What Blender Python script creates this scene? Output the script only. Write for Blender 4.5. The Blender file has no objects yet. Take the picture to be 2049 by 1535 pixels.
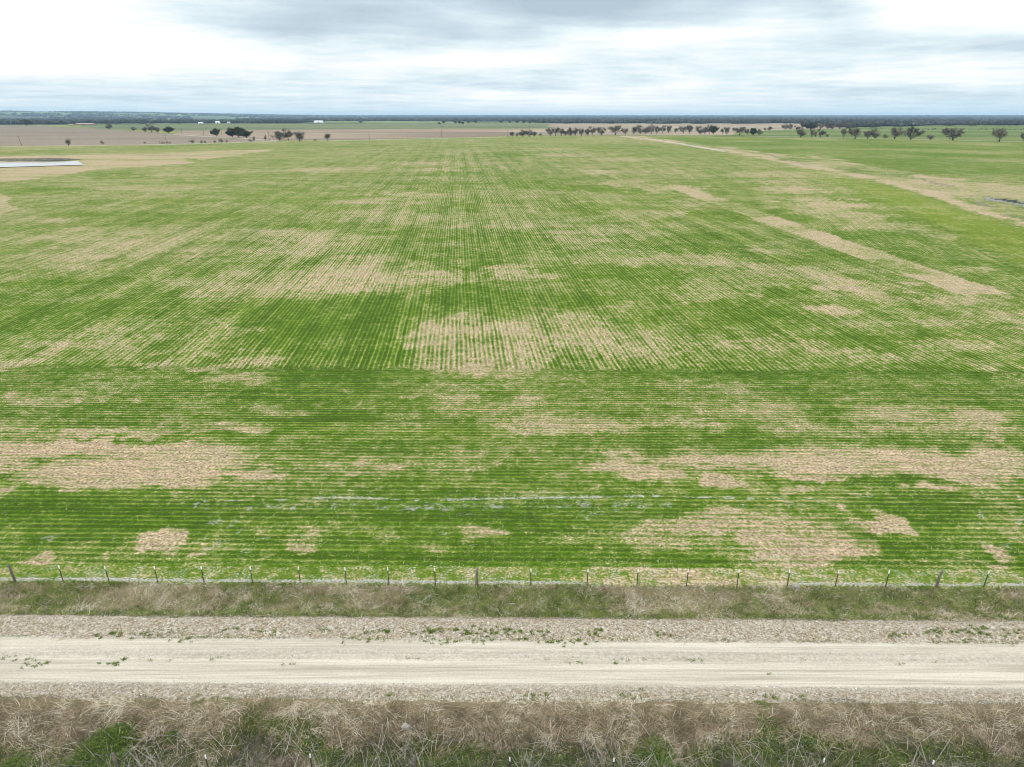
import bpy, math, random
import numpy as np
from mathutils import Vector, Matrix

random.seed(7)
RNG = np.random.default_rng(11)
S = bpy.context.scene
COL = S.collection
R = math.radians

# ------------------------------------------------------------------ camera
H = 30.0
F_PX = 1410.0
PITCH = math.atan((767.5 - 233.0) / F_PX)
cam = bpy.data.cameras.new('camera')
cam.sensor_fit = 'HORIZONTAL'
cam.sensor_width = 36.0
cam.lens = 36.0 * F_PX / 2049.0
cam.clip_start = 0.5
cam.clip_end = 150000.0
camo = bpy.data.objects.new('camera', cam)
camo.location = (0, 0, H)
camo.rotation_euler = (math.pi / 2 - PITCH, 0, 0)
COL.objects.link(camo)
S.camera = camo

# ------------------------------------------------------------------ render settings
S.view_settings.view_transform = 'Standard'
S.view_settings.look = 'None'
S.view_settings.exposure = 0.0
S.view_settings.gamma = 1.0
S.cycles.use_adaptive_sampling = False
S.cycles.use_denoising = True
S.cycles.denoiser = 'OPENIMAGEDENOISE'
S.cycles.denoising_input_passes = 'RGB_ALBEDO_NORMAL'
S.cycles.denoising_prefilter = 'ACCURATE'
S.cycles.pixel_filter_type = 'BLACKMAN_HARRIS'
S.cycles.filter_width = 1.05
S.cycles.max_bounces = 4
S.cycles.diffuse_bounces = 2
S.cycles.volume_bounces = 0
S.cycles.transparent_max_bounces = 4
S.cycles.sample_clamp_direct = 3.0
S.cycles.sample_clamp_indirect = 2.0

SUN_EL, SUN_AZ = R(48), R(-150)     # azimuth measured clockwise from +Y


# ------------------------------------------------------------------ node helper
class NT:
    def __init__(s, tree):
        s.t = tree
        s.n = tree.nodes
        s.l = tree.links

    def node(s, typ, **kw):
        n = s.n.new(typ)
        for k, v in kw.items():
            setattr(n, k, v)
        return n

    def put(s, sock, v):
        if isinstance(v, bpy.types.NodeSocket):
            s.l.new(v, sock)
        elif v is not None:
            if sock.type == 'RGBA' and isinstance(v, (tuple, list)) and len(v) == 3:
                v = (*v, 1)
            sock.default_value = v

    def m(s, op, a, b=None, c=None, clamp=False):
        n = s.node('ShaderNodeMath', operation=op)
        n.use_clamp = clamp
        s.put(n.inputs[0], a)
        s.put(n.inputs[1], b)
        if c is not None:
            s.put(n.inputs[2], c)
        return n.outputs[0]

    def mixc(s, f, a, b, blend='MIX'):
        n = s.node('ShaderNodeMix', data_type='RGBA', blend_type=blend)
        s.put(n.inputs[0], f)
        s.put(n.inputs[6], a)
        s.put(n.inputs[7], b)
        return n.outputs[2]

    def noise(s, vec, scale, detail=3, rough=.5, dim='3D'):
        n = s.node('ShaderNodeTexNoise', noise_dimensions=dim)
        s.put(n.inputs['Vector'], vec)
        n.inputs['Scale'].default_value = scale
        n.inputs['Detail'].default_value = detail
        n.inputs['Roughness'].default_value = rough
        return n.outputs[0]

    def vmul(s, vec, k):
        n = s.node('ShaderNodeVectorMath', operation='MULTIPLY')
        s.put(n.inputs[0], vec)
        n.inputs[1].default_value = k
        return n.outputs[0]

    def sstep(s, x, lo, hi):
        n = s.node('ShaderNodeMapRange', interpolation_type='SMOOTHSTEP')
        s.put(n.inputs[0], x)
        s.put(n.inputs[1], lo)
        s.put(n.inputs[2], hi)
        return n.outputs[0]

    def lin(s, x, a0, a1, b0, b1):
        n = s.node('ShaderNodeMapRange')
        n.clamp = True
        s.put(n.inputs[0], x)
        for i, v in enumerate((a0, a1, b0, b1)):
            n.inputs[i + 1].default_value = v
        return n.outputs[0]

    def attr(s, name, what='Color'):
        n = s.node('ShaderNodeAttribute', attribute_name=name)
        return n.outputs[what]

    def pos(s):
        return s.node('ShaderNodeNewGeometry').outputs['Position']

    def ramp(s, f, stops):
        n = s.node('ShaderNodeValToRGB')
        e = n.color_ramp.elements
        while len(e) < len(stops):
            e.new(.5)
        for k, (p, c) in enumerate(stops):
            e[k].position = p
            e[k].color = (*c, 1)
        s.put(n.inputs[0], f)
        return n.outputs[0]


def material(name, rough=.9, spec=.1):
    m = bpy.data.materials.new(name)
    m.use_nodes = True
    t = NT(m.node_tree)
    b = m.node_tree.nodes['Principled BSDF']
    b.inputs['Roughness'].default_value = rough
    b.inputs['Specular IOR Level'].default_value = spec
    return m, t, b


# ------------------------------------------------------------------ world: overcast sky
w = bpy.data.worlds.new('World')
S.world = w
w.use_nodes = True
T = NT(w.node_tree)
bg = w.node_tree.nodes['Background']
sky = T.node('ShaderNodeTexSky', sky_type='NISHITA')
sky.sun_disc = False
sky.sun_elevation = SUN_EL
sky.sun_rotation = SUN_AZ
dirv = T.node('ShaderNodeTexCoord').outputs['Generated']
sep = T.node('ShaderNodeSeparateXYZ')
T.put(sep.inputs[0], dirv)
dx, dy, dz = sep.outputs
el = T.m('MULTIPLY', T.m('ARCSINE', dz), 180 / math.pi)          # degrees
az = T.m('MULTIPLY', T.m('ARCTAN2', dx, dy), 180 / math.pi)
cmb = T.node('ShaderNodeCombineXYZ')
# cloud sheet seen at a grazing angle: flatten the coordinates with elevation
zz = T.m('ADD', T.m('MAXIMUM', dz, 0.0), 0.055)
T.put(cmb.inputs[0], T.m('DIVIDE', dx, zz))
T.put(cmb.inputs[1], T.m('DIVIDE', dy, zz))
cl = cmb.outputs[0]
big = T.noise(cl, .7, 6, .6)
fine = T.noise(cl, 1.5, 4, .5)
cmb2 = T.node('ShaderNodeCombineXYZ')
T.put(cmb2.inputs[0], T.m('MULTIPLY', az, .045))
T.put(cmb2.inputs[1], T.m('MULTIPLY', el, .42))
soft = T.noise(cmb2.outputs[0], 1.0, 4, .55)


def sky_blob(a, e, ra, re):
    """soft elliptical region of the sky, degrees"""
    u = T.m('DIVIDE', T.m('SUBTRACT', az, a), ra)
    v = T.m('DIVIDE', T.m('SUBTRACT', el, e), re)
    q = T.m('ADD', T.m('MULTIPLY', u, u), T.m('MULTIPLY', v, v))
    return T.m('EXPONENT', T.m('MULTIPLY', q, -1.0))


def total(items):
    s = None
    for k, b in items:
        v = T.m('MULTIPLY', b, k)
        s = v if s is None else T.m('ADD', s, v)
    return s


# thick grey cloud (positive) and thin bright cloud (negative)
g = total([
    (.50, sky_blob(-13, 7.6, 9, 2.2)), (.42, sky_blob(-16, 5.6, 5, .9)), (.52, sky_blob(3.5, 7.7, 7, 1.7)),
    (.50, sky_blob(12, 7.6, 9, 1.3)), (.25, sky_blob(-4, 5.6, 6, 1.0)), (.22, sky_blob(22, 4.6, 7, .9)), (.18, sky_blob(17, 3.1, 13, .5)),
    (.3, sky_blob(22, 6.6, 3, .8)), (.25, sky_blob(33, 4.0, 6, .6)), (.20, sky_blob(-5, 2.2, 12, .6)),
    (-.58, sky_blob(-33, 4.6, 12, 2.0)), (-.30, sky_blob(-24, 7.8, 8, 1.2)), (-.6, sky_blob(32, 7.0, 9, 1.3)), (-.30, sky_blob(5, 1.2, 9, .55)),
    (-.25, sky_blob(13, 5.5, 9, .5)), (-.25, sky_blob(-3, 3.8, 7, .6)), (-.22, sky_blob(27, 2.6, 8, .4)),
    (.20, sky_blob(-33, 1.3, 12, .9)), (.22, sky_blob(30, 1.2, 14, .8)),
])
dens = T.m('ADD', g, T.m('MULTIPLY', T.m('SUBTRACT', big, .5), 1.1))
dens = T.m('ADD', dens, T.m('MULTIPLY', T.m('SUBTRACT', fine, .5), .5))
dens = T.m('ADD', dens, T.m('MULTIPLY', T.m('SUBTRACT', soft, .5), .55))
cloud = T.ramp(T.m('ADD', dens, .34), [
    (0.0, (1.25, 1.25, 1.25)), (.24, (1.04, 1.06, 1.07)), (.44, (.84, .955, 1.0)), (.70, (.63, .755, .835)), (1.0, (.49, .60, .69))])
# thin blue veil just above the horizon
veil = T.m('EXPONENT', T.m('MULTIPLY', T.m('MAXIMUM', el, 0.0), -.9))
cloud = T.mixc(T.m('MULTIPLY', veil, .75), cloud, (.66, .84, .95))
# overcast sky is brighter overhead than near the horizon
up = T.lin(el, 9.0, 50.0, 1.0, 2.15)
sc = T.node('ShaderNodeVectorMath', operation='SCALE')
T.put(sc.inputs[0], cloud)
T.put(sc.inputs['Scale'], T.m('MULTIPLY', up, 10.0))
T.put(bg.inputs['Color'], T.mixc(.96, sky.outputs[0], sc.outputs[0]))
bg.inputs['Strength'].default_value = 0.1

# ------------------------------------------------------------------ sun behind the overcast
sl = bpy.data.lights.new('sun', 'SUN')
sl.energy = 1.1
sl.angle = R(14)
sl.color = (1, .96, .9)
so = bpy.data.objects.new('sun', sl)
d = Vector((math.sin(SUN_AZ) * math.cos(SUN_EL), math.cos(SUN_AZ) * math.cos(SUN_EL), math.sin(SUN_EL)))
so.rotation_euler = d.to_track_quat('Z', 'Y').to_euler()
so.location = d * 200
COL.objects.link(so)


# ================================================================== geometry helpers
def W(x, y):
    """point of the flat ground seen at a place of the photograph (2049 x 1535)"""
    a = (np.asarray(x, float) - 1024.5) / F_PX
    b = -(np.asarray(y, float) - 767.5) / F_PX
    cy = math.cos(PITCH) + b * math.sin(PITCH)
    cz = -math.sin(PITCH) + b * math.cos(PITCH)
    t = -H / cz
    return a * t, cy * t


def ztop(D, y):
    """height above ground of a ray through row y at ground distance D"""
    b = -(y - 767.5) / F_PX
    cy = math.cos(PITCH) + b * math.sin(PITCH)
    cz = -math.sin(PITCH) + b * math.cos(PITCH)
    return H + D * cz / cy


def hash2(i, j, seed):
    h = (i.astype(np.int64) * 374761393 + j.astype(np.int64) * 668265263 + seed * 974634777) & 0xffffffff
    h = ((h ^ (h >> 13)) * 1274126177) & 0xffffffff
    return ((h ^ (h >> 16)) & 0xffff) / 65535.0


def vnoise(x, y, seed=0):
    xi, yi = np.floor(x), np.floor(y)
    fx, fy = x - xi, y - yi
    fx, fy = fx * fx * (3 - 2 * fx), fy * fy * (3 - 2 * fy)
    a, b = hash2(xi, yi, seed), hash2(xi + 1, yi, seed)
    c, e = hash2(xi, yi + 1, seed), hash2(xi + 1, yi + 1, seed)
    return (a * (1 - fx) + b * fx) * (1 - fy) + (c * (1 - fx) + e * fx) * fy


def fbm(x, y, scale, octv=4, rough=.5, seed=0):
    x, y = np.asarray(x, float), np.asarray(y, float)
    s, amp, tot = 0, 1.0, 0
    for k in range(octv):
        s = s + amp * vnoise(x / scale * 2 ** k + 17.3 * k, y / scale * 2 ** k - 9.1 * k, seed + k)
        tot += amp
        amp *= rough
    return s / tot


def sm(x, a, b):
    t = np.clip((x - a) / (b - a), 0, 1)
    return t * t * (3 - 2 * t)


def in_poly(x, y, poly):
    inside = np.zeros(np.shape(x), bool)
    n = len(poly)
    for i in range(n):
        x1, y1 = poly[i]
        x2, y2 = poly[(i + 1) % n]
        if y1 == y2:
            continue
        c = ((y1 > y) != (y2 > y)) & (x < (x2 - x1) * (y - y1) / (y2 - y1) + x1)
        inside ^= c
    return inside


def wp(pts):
    return [tuple(float(v) for v in W(*p)) for p in pts]


def tag(o, label=None, cat=None, group=None, kind=None):
    if label: o['label'] = label
    if cat: o['category'] = cat
    if group: o['group'] = group
    if kind: o['kind'] = kind
    return o


def mesh_obj(name, verts, faces, mat, parent=None, smooth=False, attrs=None):
    """faces: list/array (n,3) or (n,4), or list of such arrays"""
    me = bpy.data.meshes.new(name)
    verts = np.asarray(verts, np.float32)
    if isinstance(faces, np.ndarray):
        faces = [faces]
    fl = [np.asarray(f, np.int32) for f in faces if len(f)]
    loops = np.concatenate([f.ravel() for f in fl])
    sizes = np.concatenate([np.full(len(f), f.shape[1], np.int32) for f in fl])
    starts = np.concatenate([[0], np.cumsum(sizes)[:-1]]).astype(np.int32)
    me.vertices.add(len(verts))
    me.vertices.foreach_set('co', verts.ravel())
    me.loops.add(len(loops))
    me.loops.foreach_set('vertex_index', loops)
    me.polygons.add(len(sizes))
    me.polygons.foreach_set('loop_start', starts)
    me.polygons.foreach_set('loop_total', sizes)
    if smooth:
        me.polygons.foreach_set('use_smooth', np.ones(len(sizes), bool))
    me.update(calc_edges=True)
    for k, v in (attrs or {}).items():
        v = np.asarray(v, np.float32)
        if v.ndim == 1:
            me.attributes.new(k, 'FLOAT', 'POINT').data.foreach_set('value', v)
        elif v.shape[1] == 4:
            me.attributes.new(k, 'FLOAT_COLOR', 'POINT').data.foreach_set('color', v.ravel())
        else:
            me.attributes.new(k, 'FLOAT_VECTOR', 'POINT').data.foreach_set('vector', v.ravel())
    me.materials.append(mat)
    o = bpy.data.objects.new(name, me)
    COL.objects.link(o)
    if parent: o.parent = parent
    return o


def empty(name, loc=(0, 0, 0), rz=0):
    o = bpy.data.objects.new(name, None)
    o.location = loc
    o.rotation_euler = (0, 0, rz)
    o.empty_display_size = .5
    COL.objects.link(o)
    return o


# ================================================================== layout of the land
FS = 0.0095                      # the fence and road run almost square to the view


def vf(x, y):
    return y + FS * x


V_FENCE = 40.2


def height(x, y):
    """the land: flat field, graded road, a ditch on the near side, low hills far away"""
    x, y = np.asarray(x, float), np.asarray(y, float)
    v = vf(x, y)
    z = np.zeros(np.shape(x))
    lump = fbm(x, y, 2.2, 4, .55, 3) - .5
    # near verge sinks into a ditch, then rises again under the near fence
    z = z - .75 * sm(v, 29.9, 26.6) + .35 * sm(v, 26.4, 24.6)
    z = z + lump * .55 * (sm(v, 29.8, 28.6))
    # verge between road and far fence: shallow dish
    z = z - .22 * sm(v, 36.9, 37.9) * sm(v, 40.0, 39.0) + lump * .25 * sm(v, 36.9, 37.6) * sm(v, 40.3, 39.6)
    # gravel berm beside the road
    z = z + .09 * sm(v, 34.9, 35.9) * sm(v, 37.1, 36.3) * (.5 + 1.4 * fbm(x, y, 1.3, 3, .6, 8))
    # far country: slow swells and hills on the left
    D = np.hypot(x, y)
    z = z + sm(D, 9000, 17500) * (34 + 16 * (fbm(x, y, 5200, 3, .5, 21) - .5))
    ang = np.degrees(np.arctan2(x, y))
    z = z + sm(D, 7500, 14500) * sm(ang, -11, -33) * 76 * (.72 + .5 * fbm(x, y, 2600, 3, .5, 33))
    z = z + sm(D, 19000, 26000) * -60
    return z


# terrace line of the creek at the right of the field: x as a function of y
TER = wp([(2049, 455), (1977, 430), (1831, 381), (1699, 351), (1582, 328), (1450, 303), (1350, 288), (1240, 272.5)])
TER_Y = np.array([-400, 100] + [p[1] for p in TER])
TER_X = np.array([80, 118] + [p[0] for p in TER])
TER2 = wp([(2049, 372), (2000, 369), (1904, 357), (1772, 337), (1655, 319), (1538, 306), (1400, 288), (1280, 273)])
TER2_Y = np.array([100, 200] + [p[1] for p in TER2])
TER2_X = np.array([230, 245] + [p[0] for p in TER2])
RSLOPE = -0.0726                 # main crop rows run a little left of the view


def u_main(x, y):
    return (x - RSLOPE * y) / math.hypot(1, RSLOPE)


# straw patches: photo x, y, half width, half height, strength
PATCH = [
    (110, 903, 270, 19, 1), (250, 945, 170, 34, 1.05), (10, 925, 60, 30, .9), (0, 993, 28, 9, 1), (350, 925, 90, 28, .7), (300, 972, 110, 12, .8),
    (340, 1078, 46, 22, 1), (310, 1100, 40, 7, .7), (378, 1107, 26, 6, .7), (57, 1124, 34, 10, 1.1),
    (520, 952, 60, 13, .75), (700, 940, 110, 16, .35), (790, 937, 25, 6, .6), (620, 1090, 70, 30, .35),
    (1560, 915, 230, 16, .95), (1700, 940, 110, 20, 1.05), (1880, 930, 170, 30, 1.05), (2010, 925, 90, 32, .9), (1640, 925, 80, 20, .8),
    (1265, 938, 75, 12, .75), (1230, 910, 60, 6, .7), (1440, 962, 40, 14, .85), (1430, 920, 60, 18, .7), (1600, 975, 45, 9, .5),
    (1500, 1055, 190, 32, .85), (1600, 1085, 130, 34, .85), (1330, 1070, 90, 26, .5), (1735, 1047, 50, 14, .95), (1650, 1018, 12, 4, 1),
    (1860, 985, 36, 7, .8), (1955, 1104, 28, 13, .8), (1950, 1130, 20, 6, .6), (960, 1062, 34, 12, .75), (1065, 1057, 20, 7, .7), (1560, 1115, 110, 14, .6),
    (1140, 1080, 60, 12, .35), (870, 1090, 60, 12, .3), (640, 1060, 60, 8, .3),
    (930, 797, 40, 12, .85), (1045, 795, 32, 14, .75), (980, 815, 120, 14, .45), (1130, 845, 170, 20, .45), (880, 780, 90, 14, .35),
    (1450, 800, 120, 45, .62), (1560, 830, 70, 42, .72), (1390, 845, 120, 20, .45), (1980, 838, 55, 26, .75), (1800, 828, 90, 12, .55),
    (2000, 876, 40, 12, .75), (1690, 860, 120, 14, .4), (1350, 770, 60, 14, .5), (1900, 850, 120, 20, .4),
    (120, 800, 80, 8, .5), (40, 795, 40, 10, .5), (420, 860, 120, 12, .35), (230, 865, 120, 8, .45), (540, 820, 60, 12, .4), (470, 760, 120, 14, .45),
    (1020, 680, 120, 44, .95), (900, 668, 50, 34, .95), (950, 725, 110, 22, .85), (1150, 672, 120, 44, .6), (1240, 715, 110, 24, .6), (1330, 690, 60, 40, .35), (1080, 640, 60, 20, .4),
    (1030, 542, 52, 16, .85), (1090, 548, 20, 6, .8), (680, 560, 130, 28, .85), (620, 492, 100, 22, .78), (740, 530, 60, 22, .7), (560, 466, 60, 8, .75), (640, 470, 60, 8, .6),
    (480, 570, 130, 26, .52), (690, 578, 100, 8, .8), (780, 545, 60, 14, .5), (890, 553, 56, 14, .58), (760, 425, 70, 18, .5), (830, 440, 90, 12, .4),
    (500, 720, 80, 12, .8), (400, 735, 90, 8, .55), (120, 690, 60, 12, .72), (50, 725, 60, 16, .6), (230, 680, 90, 16, .35), (490, 660, 40, 10, .5),
    (160, 515, 46, 10, .85), (130, 535, 60, 10, .55), (290, 488, 90, 22, .6), (150, 498, 60, 8, .6), (410, 505, 60, 10, .45), (60, 520, 60, 12, .4), (270, 462, 120, 8, .4), (350, 470, 40, 6, .5),
    (1650, 622, 36, 15, 1.1), (1640, 573, 36, 18, .95), (1745, 575, 50, 26, .95), (1780, 592, 50, 12, .85), (1890, 600, 50, 9, .75), (1690, 570, 40, 18, .6),
    (1450, 570, 80, 22, .6), (1540, 538, 60, 8, .7), (1490, 498, 40, 7, .75), (1420, 520, 50, 14, .5), (1380, 590, 80, 18, .5), (1560, 505, 40, 8, .4), (1560, 560, 60, 12, .4),
    (1300, 518, 110, 16, .55), (1150, 478, 60, 12, .6), (1180, 520, 110, 10, .45), (1240, 460, 60, 10, .5), (1070, 450, 80, 9, .4), (980, 450, 70, 8, .4),
    (1120, 470, 60, 8, .5), (1330, 428, 30, 6, .7), (1280, 430, 60, 9, .4), (1400, 405, 40, 8, .5),
    (815, 389, 55, 4, .95), (770, 402, 60, 6, .5), (860, 405, 50, 5, .4), (1380, 378, 34, 9, .8), (1250, 368, 60, 7, .55), (1310, 380, 50, 7, .6), (1180, 345, 70, 5, .5), (1080, 382, 60, 6, .45), (980, 378, 40, 7, .5),
    (850, 327, 60, 4, .45), (880, 340, 50, 4, .45), (1130, 310, 80, 4, .5), (1250, 318, 90, 4, .45), (1100, 300, 60, 4, .4), (950, 302, 70, 4, .4),
    (1595, 379, 55, 8, .72), (1650, 405, 60, 9, .78), (1670, 425, 60, 12, .85), (1700, 440, 60, 9, .75), (1760, 452, 80, 7, .6), (1570, 365, 70, 5, .45), (1540, 350, 70, 5, .4),
    (1640, 700, 60, 14, .55), (1500, 690, 80, 14, .4), (1920, 690, 90, 24, .45), (1980, 730, 60, 14, .5), (2010, 640, 50, 20, .5), (1880, 640, 70, 10, .4), (1830, 710, 60, 20, .35), (1960, 540, 40, 7, .7), (1780, 720, 80, 8, .4),
    (2000, 480, 60, 8, .35), (1850, 470, 60, 6, .4), (1960, 590, 60, 10, .3), (430, 408, 40, 4, .6), (520, 400, 40, 4, .4), (620, 340, 80, 5, .4), (500, 343, 60, 4, .35), (660, 372, 60, 6, .45), (700, 340, 60, 5, .4),
    (330, 350, 80, 4, .3), (250, 380, 90, 5, .3), (120, 480, 120, 8, .45), (100, 440, 80, 6, .3),
    # lusher green (negative)
    (250, 350, 90, 6, -.4), (80, 378, 90, 8, -.35), (160, 430, 60, 7, -.4), (430, 430, 90, 8, -.4), (250, 435, 100, 5, -.3), (1060, 360, 60, 12, -.4), (1180, 378, 60, 8, -.5), (1160, 425, 40, 10, -.3),
    (1510, 418, 50, 12, -.6), (1420, 430, 60, 12, -.5), (1060, 310, 60, 4, -.4), (900, 345, 30, 8, -.4), (760, 600, 90, 14, -.5), (620, 660, 90, 40, -.6), (760, 690, 80, 30, -.6), (580, 620, 90, 12, -.45), (960, 590, 130, 30, -.5), (950, 540, 50, 30, -.45),
    (90, 570, 80, 8, -.4), (340, 590, 90, 10, -.45), (240, 610, 120, 20, -.4), (60, 620, 80, 10, -.3), (1230, 540, 80, 20, -.5), (1160, 600, 100, 12, -.5), (1040, 480, 60, 20, -.3), (1500, 620, 90, 40, -.5), (1380, 640, 90, 20, -.35), (1700, 680, 120, 20, -.5), (1840, 660, 90, 14, -.4),
    (1350, 500, 60, 12, -.4), (1560, 590, 70, 14, -.4), (1440, 470, 80, 10, -.35), (1880, 740, 160, 8, -.5), (1550, 750, 160, 10, -.5), (700, 750, 160, 14, -.5), (300, 760, 200, 14, -.3), (1750, 400, 60, 8, -.4), (1810, 430, 50, 10, -.4),
    (650, 800, 160, 16, -.4), (560, 850, 120, 16, -.4), (700, 870, 300, 10, -.45), (200, 1030, 400, 40, -.5), (300, 1000, 300, 14, -.5), (100, 955, 110, 20, -.5), (1000, 960, 300, 16, -.5), (1000, 1030, 300, 22, -.45), (1500, 985, 160, 8, -.5), (1580, 950, 80, 10, -.5), (1850, 1050, 160, 70, -.6), (1800, 965, 250, 10, -.45),
    (760, 1110, 300, 14, -.4), (900, 880, 260, 12, -.4), (1400, 870, 160, 8, -.4), (1700, 885, 300, 6, -.35), (1300, 960, 160, 8, -.4), (1900, 810, 150, 7, -.35), (180, 740, 160, 20, -.35), (820, 1050, 90, 10, -.3),
]


def patch_field(x, y):
    # warp the outlines so that they are ragged
    D = np.hypot(x, y)
    k = np.clip(D / 60., .7, 9)
    wx = x + (fbm(x, y, 7, 4, .6, 41) - .5) * 7 * k + (fbm(x, y, 1.6, 3, .6, 44) - .5) * 2.6 * k
    wy = y + (fbm(x, y, 6, 4, .6, 52) - .5) * 4.2 * k + (fbm(x, y, 1.4, 3, .6, 55) - .5) * 1.8 * k
    s = np.zeros(np.shape(x))
    for (px, py, rx, ry, st) in PATCH:
        cx, cy = W(px, py)
        x1, _ = W(px + rx, py)
        _, ya = W(px, py - ry)
        _, yb = W(px, py + ry)
        ax, ay = abs(x1 - cx), abs(ya - yb) / 2
        cy = (ya + yb) / 2
        m = (abs(wx - cx) < 1.6 * ax) & (abs(wy - cy) < 1.6 * ay)
        if not m.any():
            continue
        q = ((wx[m] - cx) / ax) ** 2 + ((wy[m] - cy) / ay) ** 2
        val = st * sm(np.sqrt(q), 1.6, .35)
        if st > 0:
            s[m] = np.maximum(s[m], val)
        else:
            s[m] = np.where(s[m] > 0.25, s[m], np.minimum(s[m], val))
    return s


STRIP_U = (u_main(*wp([(1506, 437)])[0]), u_main(*wp([(1465, 405)])[0]))
P_STUB = wp([(0, 366), (73, 357), (146, 347), (199, 338), (293, 334), (389, 325.5), (375, 315), (416, 319), (498, 308), (553, 299), (439, 302), (205, 309), (0, 313), (-260, 320), (-260, 392)])
P_CIRC = wp([(-60, 380), (0, 393), (22, 405), (32, 418), (14, 432), (0, 440), (-90, 450)])
P_FAR_PLOW = wp([(-500, 300), (0, 292.5), (350, 288.5), (545, 281.5), (560, 279.5), (350, 268), (200, 258), (100, 253), (0, 250), (-500, 249)])
P_FAR_BROWN = wp([(355, 262), (350, 268), (560, 279.5), (700, 279.5), (1010, 272.8), (1100, 271), (1100, 258), (900, 257.5), (600, 259)])
P_FAR_GREEN = wp([(150, 250.5), (200, 258), (355, 262), (600, 258.6), (900, 257), (1100, 256.6), (1250, 252.5), (1060, 247.5), (600, 250), (350, 248.6)])
P_FAR_BROWNR = wp([(1000, 263), (1100, 271), (1500, 271), (1530, 261), (1700, 257), (1700, 246.5), (1100, 247), (1100, 257)])
P_FAR_GREENR = wp([(1430, 273.5), (2300, 285), (2900, 290), (2900, 244), (2049, 249.5), (1860, 250.5), (1690, 257), (1530, 261), (1480, 266)])


P_CREEK_ROCK = wp([(1940, 392), (1975, 393), (2010, 399), (2100, 414), (2100, 424), (2030, 412), (1985, 402)])
P_CREEK_DARK = wp([(1985, 396.5), (2010, 399), (2100, 417), (2100, 421), (2020, 405), (1992, 400)])


def verge_mix(x, y):
    v = vf(x, y)
    m = fbm(x * .6, y, 2.6, 5, .72, 171)
    # the ditch bottom is greener than its bank; the strip by the gravel berm too
    m = m - .16 * sm(v, 28.3, 27.0) * (v < 31) + .14 * sm(v, 27.8, 29.2) * (v < 31)
    m = m - .10 * sm(v, 38.0, 37.0) * (v > 31) - .04 * (v > 31)
    return m


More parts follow.
